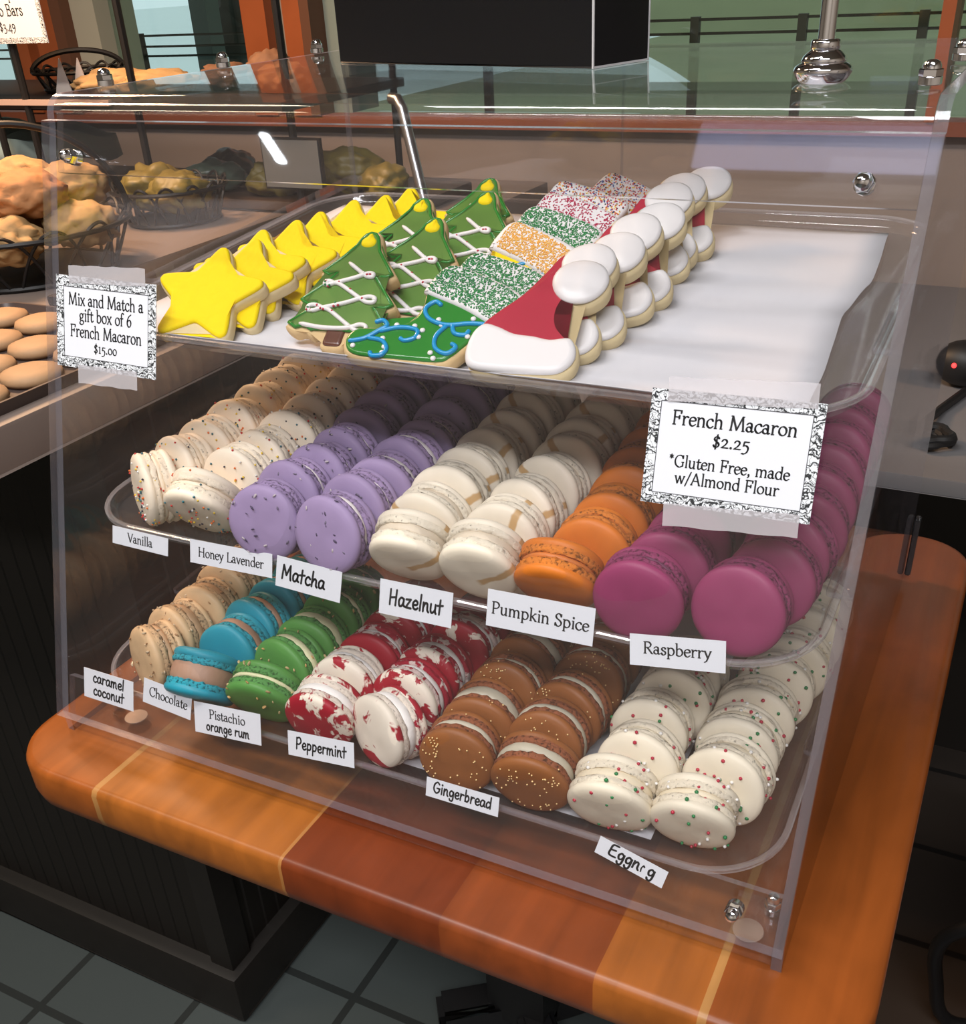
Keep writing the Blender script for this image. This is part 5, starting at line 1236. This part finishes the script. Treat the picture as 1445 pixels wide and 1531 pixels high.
price_sign((0.0551, 0.2883), 0.0867, 0.0587, -0.4, 'framed price sign reading Mix and Match a gift box of 6', [printed('Mix and Match a', 0.0108, 0.0112, 0.87), printed('gift box of 6', 0.0108, 0.0015, 0.87), printed('French Macaron', 0.0108, -0.0090, 0.87), printed('$15.00', 0.0088, -0.0178, 0.95)],
           [(0.0015, 0.0315, 0.066, 0.011, 2.4), (0.002, -0.0325, 0.052, 0.012, 1.2)], 0.0068)
price_sign((0.4702, 0.2637), 0.0856, 0.0577, 1.4, 'framed price sign reading French Macaron $2.25 gluten free', [printed('French Macaron', 0.0098, 0.0120, 0.95), printed('$2.25', 0.0092, 0.0030, 1.0), printed('*Gluten Free, made', 0.0083, -0.0090, 0.93), printed('w/Almond Flour', 0.0083, -0.0172, 0.93)],
           [(0.002, 0.0305, 0.073, 0.012, 2.5), (0.004, -0.0322, 0.068, 0.0115, 3.0)], 0.0056)

# ================================================================== ON TOP OF THE CASE
bx = empty('black_box', (0.208, 0.292, CH + 0.0003), (0, 0, R(-15.9))); tag(bx, 'plain black cardboard box standing on top of the case', 'box')
bw_, bd_, bh_ = 0.237, 0.058, 0.17
o = box('carton', -bw_ / 2, bw_ / 2, 0, bd_, 0, bh_, M['blackbox'], bx, 0.0012)
bm = bmesh.new()
e_ = 0.0007
bbox(bm, bw_ / 2 - 0.0008, bw_ / 2 + 0.0003, -0.0003, 0.0008, 0.0, bh_)
bbox(bm, bw_ / 2 - 0.0008, bw_ / 2 + 0.0003, 0.0, bd_, 0.0, 0.0012)
bbox(bm, bw_ / 2 - 0.0008, bw_ / 2 + 0.0003, bd_ - 0.0008, bd_ + 0.0003, 0.0, bh_)
obj('worn_edge', bm, M['whiteedge'], bx, False)
pl = empty('chrome_stand', (0.4742, 0.1785, CH)); tag(pl, 'chrome pole with a flared round base standing on top of the case', 'stand')
bm = bmesh.new(); lathe(bm, [(r_, z_ * 0.62) for r_, z_ in [(0, 0.0003), (0.0100, 0.0003), (0.0112, 0.0015), (0.0126, 0.004), (0.0137, 0.0075), (0.0141, 0.0095), (0.0135, 0.0118), (0.0118, 0.0138), (0.0104, 0.0148), (0.0108, 0.0160), (0.0100, 0.0190), (0.0082, 0.0218), (0.0066, 0.0235), (0.0070, 0.0250), (0.0070, 0.0290), (0.0064, 0.0305), (0.0044, 0.0310), (0, 0.0310)]], 40)
obj('base', bm, M['chrome'], pl, True, 60)
bm = bmesh.new(); lathe(bm, [(0, 0.0186), (0.0040, 0.0186), (0.0040, 0.30), (0, 0.30)], 24); obj('pole', bm, M['chrome'], pl, True, 40)
# chrome strut leaning behind the case
bm = bmesh.new(); tube(bm, [(-0.112, 0.835, 0.008), (-0.136, 0.86, 0.12), (-0.203, 0.90, 0.325), (-0.212, 0.905, 0.335), (-0.225, 0.91, 0.336)], 0.0075, 14)
ico(bm, (-0.130, 0.848, 0.06), 0.015, 2, scale=(1.6, 1, 0.8))
o = obj('metal_strut', bm, mat('brushed_steel', (0.5, 0.5, 0.52), 0.3, 1.0)); tag(o, 'slanted steel strut standing behind the case', 'strut')

# ================================================================== BAKED GOODS ON THE LEFT COUNTER
CT = 0.171
BR = mat('golden_cookie_crust', (0.40, 0.245, 0.105), 0.8, bump=0.7, bscale=60, var=0.45, vscale=40)
BR2 = mat('orange_cookie_crust', (0.40, 0.18, 0.07), 0.8, bump=0.7, bscale=60, var=0.4, vscale=35)
BR3 = mat('brown_pastry_crust', (0.17, 0.08, 0.04), 0.8, bump=0.6, bscale=50, var=0.4, vscale=30)
OLV = mat('olive_wrapped_pastry', (0.17, 0.13, 0.025), 0.5, bump=0.5, bscale=30, var=0.4, vscale=18)
DGR = mat('dark_green_package', (0.05, 0.075, 0.055), 0.35, bump=0.4, bscale=30, var=0.4, vscale=20)
CLOTH = mat('pale_teal_cloth', (0.36, 0.45, 0.42), 0.85, bump=0.5, bscale=30, var=0.12, vscale=20)
def lump(name, c, r, sc, mt, label, cat, group=None, seed=0, amp=0.10, fr=9.0):
    rnd = random.Random(seed); bm = bmesh.new(); ico(bm, (0, 0, 0), 1.0, 4)
    cells = [Vector((rnd.gauss(0, 1), rnd.gauss(0, 1), rnd.gauss(0, 1))).normalized() for _ in range(46)]
    ph = [Vector((rnd.uniform(-1, 1), rnd.uniform(-1, 1), rnd.uniform(-1, 1))).normalized() for _ in range(9)]
    for v in bm.verts:
        d = v.co.normalized(); k_ = 1 + amp * sum(math.sin(fr * 0.5 * d.dot(p) * (1 + i * .25) + i) for i, p in enumerate(ph)) / 3
        ds = sorted((d - c_).length for c_ in cells)[:2]; k_ *= 0.90 + 0.14 * min(1.0, (ds[1] - ds[0]) / 0.22)
        v.co = Vector((d.x * r * sc[0] * k_, d.y * r * sc[1] * k_, max(-0.8, d.z) * r * sc[2] * k_))
    zmin = min(v.co.z for v in bm.verts)
    o = obj(name, bm, mt, None, True, 180); o.location = (c[0], c[1], c[2]); o.rotation_euler = (0, 0, rnd.uniform(0, 6))
    tag(o, label, cat, group); return o
def wire_basket(c, r, h, label, handle=True, hh=0.115):
    t = empty('wire_basket', c); tag(t, label, 'basket')
    bm = bmesh.new()
    for zz, rr in ((0.004, r * 0.8), (h, r)): tube(bm, [(rr * math.cos(a), rr * math.sin(a), zz) for a in [2 * math.pi * i / 40 for i in range(40)]], 0.0032, 6, closed=True)
    obj('rim', bm, M['darkmetal'], t)
    bm = bmesh.new(); n = 14
    for i in range(n):
        a0 = 2 * math.pi * i / n; pts = []
        for j in range(17):
            s = j / 16; a = a0 + (s - 0.5) * 2 * math.pi / n * 1.7; zz = 0.006 + (h * 1.05) * math.sin(math.pi * s); rr = r * (0.8 + 0.21 * math.sin(math.pi * s))
            pts.append((rr * math.cos(a), rr * math.sin(a), zz))
        tube(bm, pts, 0.0022, 5)
    obj('scrollwork', bm, M['darkmetal'], t)
    bm = bmesh.new(); lathe(bm, [(0, 0.001), (r * 0.8, 0.001), (r * 0.82, 0.004), (0, 0.005)], 32); obj('base', bm, M['darkmetal'], t)
    if handle:
        bm = bmesh.new(); tube(bm, [(r * math.cos(a) * math.cos(0.9), r * math.cos(a) * math.sin(0.9), h + hh * math.sin(a)) for a in [math.pi * i / 24 for i in range(25)]], 0.0042, 8)
        obj('handle', bm, M['darkmetal'], t)
    return t
B1 = (-0.565, 0.545)
wire_basket((B1[0], B1[1], CT), 0.135, 0.06, 'black wire basket with arched handle holding crinkled cookies on counter')
ck = [(-0.055, -0.055, 0.055), (0.05, -0.07, 0.055), (0.0, 0.03, 0.055), (-0.085, 0.04, 0.055), (0.085, 0.02, 0.06), (-0.03, -0.02, 0.098), (0.045, -0.015, 0.1), (-0.05, 0.06, 0.1), (0.03, 0.07, 0.095)]
wd = ['front left', 'front right', 'middle', 'left', 'right', 'top left', 'top right', 'upper back left', 'upper back right']
for i, (dx, dy, dz) in enumerate(ck):
    lump('crinkle_cookie', (B1[0] + dx, B1[1] + dy, CT + dz), 0.047, (1, 1, 0.62), BR if i % 3 else BR2, 'golden crinkled cookie at the %s of the wire basket' % wd[i], 'cookie', 'crinkled cookies in the wire basket', i, 0.06, 14)
wire_basket((-0.60, 0.86, CT), 0.085, 0.05, 'smaller dark wire basket behind the cookie basket', False)
for i, (dx, dy, dz, r) in enumerate([(-0.03, 0.0, 0.045, 0.05), (0.035, -0.02, 0.045, 0.045)]):
    lump('pastry', (-0.60 + dx, 0.86 + dy, CT + dz), r, (1, 1, 0.7), OLV, 'olive wrapped pastry on the %s of the smaller basket' % ('left', 'right')[i], 'pastry', None, 20 + i, 0.1)
# board of olive pastries, dark green packages and cloth
o = box('serving_board', -0.74, -0.24, 0.945, 1.16, CT, CT + 0.018, mat('dark_serving_board', (0.05, 0.03, 0.02), 0.5), None, 0.004); tag(o, 'dark wooden serving board under the olive pastries', 'board')
for i, (x, y, r) in enumerate([(-0.505, 1.0, 0.042), (-0.40, 1.06, 0.055), (-0.305, 1.0, 0.042), (-0.505, 1.10, 0.042)]):
    lump('pastry', (x, y, CT + 0.018 + r * 0.5), r, (1.1, 0.9, 0.65), OLV, 'olive yellow pastry, %s on the dark board behind the stars' % ('leftmost', 'largest', 'rightmost', 'rearmost')[i], 'pastry', 'olive pastries on the dark board', 30 + i, 0.12)
for i, (x, y, r) in enumerate([(-0.665, 1.085, 0.046), (-0.625, 0.99, 0.042)]):
    lump('package', (x, y, CT + 0.018 + r * 0.5), r, (1.3, 0.9, 0.6), DGR, 'dark green wrapped package on the board, %s one' % ('left', 'right')[i], 'package', None, 40 + i, 0.12)
o = box('baking_sheet', -0.415, -0.185, 0.43, 0.93, CT, CT + 0.012, mat('dark_baking_sheet', (0.022, 0.014, 0.009), 0.6, spec=0.2), None, 0.003); tag(o, 'dark empty baking sheet on the counter left of the case', 'baking sheet')
bm = bmesh.new(); g_ = []
for i in range(22):
    row = []
    for j in range(16):
        x, y = -1.62 + 0.62 * i / 21, 0.92 + 0.26 * j / 15
        row.append(bm.verts.new((x, y, CT + 0.012 + 0.008 * math.sin(x * 34 + y * 12) + 0.007 * math.sin(y * 40 - x * 9) + 0.035)))
    g_.append(row)
for i in range(21):
    for j in range(15): bm.faces.new((g_[i][j], g_[i + 1][j], g_[i + 1][j + 1], g_[i][j + 1]))
o = obj('cloth', bm, CLOTH); sm = o.modifiers.new('thickness', 'SOLIDIFY'); sm.thickness = 0.04; sm.offset = -1
tag(o, 'rumpled pale teal cloth on the counter behind the baskets', 'cloth')
# flat tray of tan biscuits near the counter edge
ft = empty('biscuit_tray', (-0.31, 0.26, CT)); tag(ft, 'flat dark tray of tan biscuits near the counter edge', 'tray')
bm = bmesh.new(); rings = [[(x, y, z) for x, y in rrect(-0.135 + i_, 0.135 - i_, -0.14 + i_, 0.14 - i_, 0.02 - i_, 5)] for i_, z in ((0.004, 0.0), (0.0, 0.012), (0.003, 0.012), (0.007, 0.003))]
stack_rings(bm, rings); obj('pan', bm, mat('dark_tray', (0.07, 0.05, 0.045), 0.4), ft)
BIS = mat('tan_biscuit', (0.38, 0.23, 0.12), 0.7, bump=0.4, bscale=80, var=0.2, vscale=30)
bis = None
for i in range(4):
    for j in range(4):
        if bis is None:
            bm = bmesh.new(); lathe(bm, [(0, 0), (0.026, 0), (0.029, 0.004), (0.027, 0.009), (0.018, 0.012), (0, 0.0125)], 20); bis = mk('biscuit', bm, BIS, True, 180)
        o = link('biscuit', bis); o.location = (-0.31 - 0.093 + 0.062 * i, 0.26 - 0.097 + 0.064 * j, CT + 0.0035)
        tag(o, 'tan round biscuit, row %s from the counter edge, %s from the front of the tray' % (('fourth', 'third', 'second', 'first')[i], ORD[j]), 'biscuit', 'biscuits on the flat tray')
# dark wire rack with an upper shelf
rk = empty('wire_rack', (-0.9, 1.0, CT)); tag(rk, 'black metal two tier rack with an upper shelf on the counter', 'rack')
IR = Matrix.Translation(Vector((0.9, -1.0, -CT)))
for i, (x, y) in enumerate([(-0.98, 0.9), (-0.903, 0.9), (-0.69, 0.92), (-0.41, 0.93), (-1.5, 0.9), (-0.41, 1.22), (-1.5, 1.22)]):
    bm = bmesh.new(); tube(bm, [(x, y, CT), (x, y, 0.56)], 0.006, 8); o = obj('post', bm, M['darkmetal'], rk); o.matrix_parent_inverse = IR
o = box('shelf', -1.55, -0.40, 0.90, 1.24, 0.318, 0.332, mat('dark_shelf_board', (0.03, 0.022, 0.02), 0.45), rk, 0.002); o.matrix_parent_inverse = IR
o = box('shelf_edge', -1.55, -0.72, 0.893, 0.90, 0.326, 0.334, mat('pinkish_shelf_lip', (0.5, 0.36, 0.30), 0.5), rk); o.matrix_parent_inverse = IR
SH_ = 0.333
for i, (x, y, r, sc, mt, lab) in enumerate([(-0.79, 0.99, 0.042, (1.6, 1, 0.5), BR, 'flat golden scone at the left of the upper shelf'), (-0.70, 0.99, 0.04, (1.6, 1, 0.5), BR, 'flat golden scone next to the leftmost scone'),
        (-0.62, 1.06, 0.036, (1.3, 1, 0.6), BR3, 'dark brown pastry, left one on the upper shelf'), (-0.55, 1.08, 0.036, (1.1, 1, 0.85), BR3, 'dark brown pastry, tallest on the upper shelf'), (-0.48, 1.02, 0.04, (1.2, 1, 0.6), BR2, 'orange brown pastry at the right of the upper shelf')]):
    lump('pastry', (x, y, SH_ + r * sc[2] * 0.75), r, sc, mt, lab, 'pastry', 'pastries on the upper shelf', 60 + i, 0.08)
wire_basket((-0.93, 1.05, SH_), 0.075, 0.03, 'small wire basket with handle on the upper shelf', True, 0.03)
for i, x in enumerate((-0.865, -0.825)):
    bm = bmesh.new(); v = [bm.verts.new(p) for p in ((x - 0.02, 0.945, SH_), (x + 0.02, 0.945, SH_), (x, 0.95, SH_ + 0.055), (x - 0.02, 0.947, SH_), (x + 0.02, 0.947, SH_), (x, 0.952, SH_ + 0.055))]
    for f in ((0, 1, 2), (5, 4, 3), (0, 3, 4, 1), (1, 4, 5, 2), (2, 5, 3, 0)): bm.faces.new([v[k_] for k_ in f])
    o = obj('paper_corner', bm, mat('grey_paper', (0.5, 0.45, 0.43), 0.8), None, False); tag(o, 'pointed grey paper corner beside the golden scones, %s one' % ('left', 'right')[i], 'paper')
# sign card on a post at the top left
sg = empty('shelf_sign', (-0.916, 0.888, 0.443)); tag(sg, 'white shelf sign reading Apricot Crumb Bars at the upper left', 'sign'); sg.rotation_euler = (R(90), 0, 0)
bm = bmesh.new(); bbox(bm, -0.155, 0.105, -0.03, 0.10, -0.001, 0); obj('card', bm, M['white_paper'], sg, False)
bm = bmesh.new()
for q in ((-0.155, 0.105, 0.092, 0.10), (-0.155, 0.105, -0.03, -0.022), (0.097, 0.105, -0.022, 0.092), (-0.155, -0.147, -0.022, 0.092)): bbox(bm, *q, 0.0001, 0.0004)
obj('ornate_border', bm, M['border'], sg, False)
bm = bmesh.new()
for tx, sz, rx, cy in (('Gluten Free Apricot', 0.0215, 0.088, 0.0300), ('Crumb Bars', 0.0215, 0.066, 0.0075), ('$3.49', 0.018, 0.043, -0.0120)):
    add_text(bm, tx, G, sz, rx - text_width(tx, G) * sz * 0.92 / 2, cy, (0.10, 0.055, 25), sx=0.92)
bmesh.ops.translate(bm, vec=(0, 0, 0.0003), verts=bm.verts)
obj('lettering', bm, M['inkgrey'], sg, False)
# small grey sign plate on the right post of the rack
sg = empty('small_sign', (-0.41, 0.92, 0.245)); tag(sg, 'small dark grey sign plate hanging on the rack post', 'sign')
box('plate', -0.05, 0.05, -0.003, 0.003, -0.03, 0.035, mat('grey_sign_plate', (0.13, 0.14, 0.14), 0.6), sg)
box('frame', -0.053, 0.053, -0.001, 0.005, -0.033, 0.038, M['darkmetal'], sg)
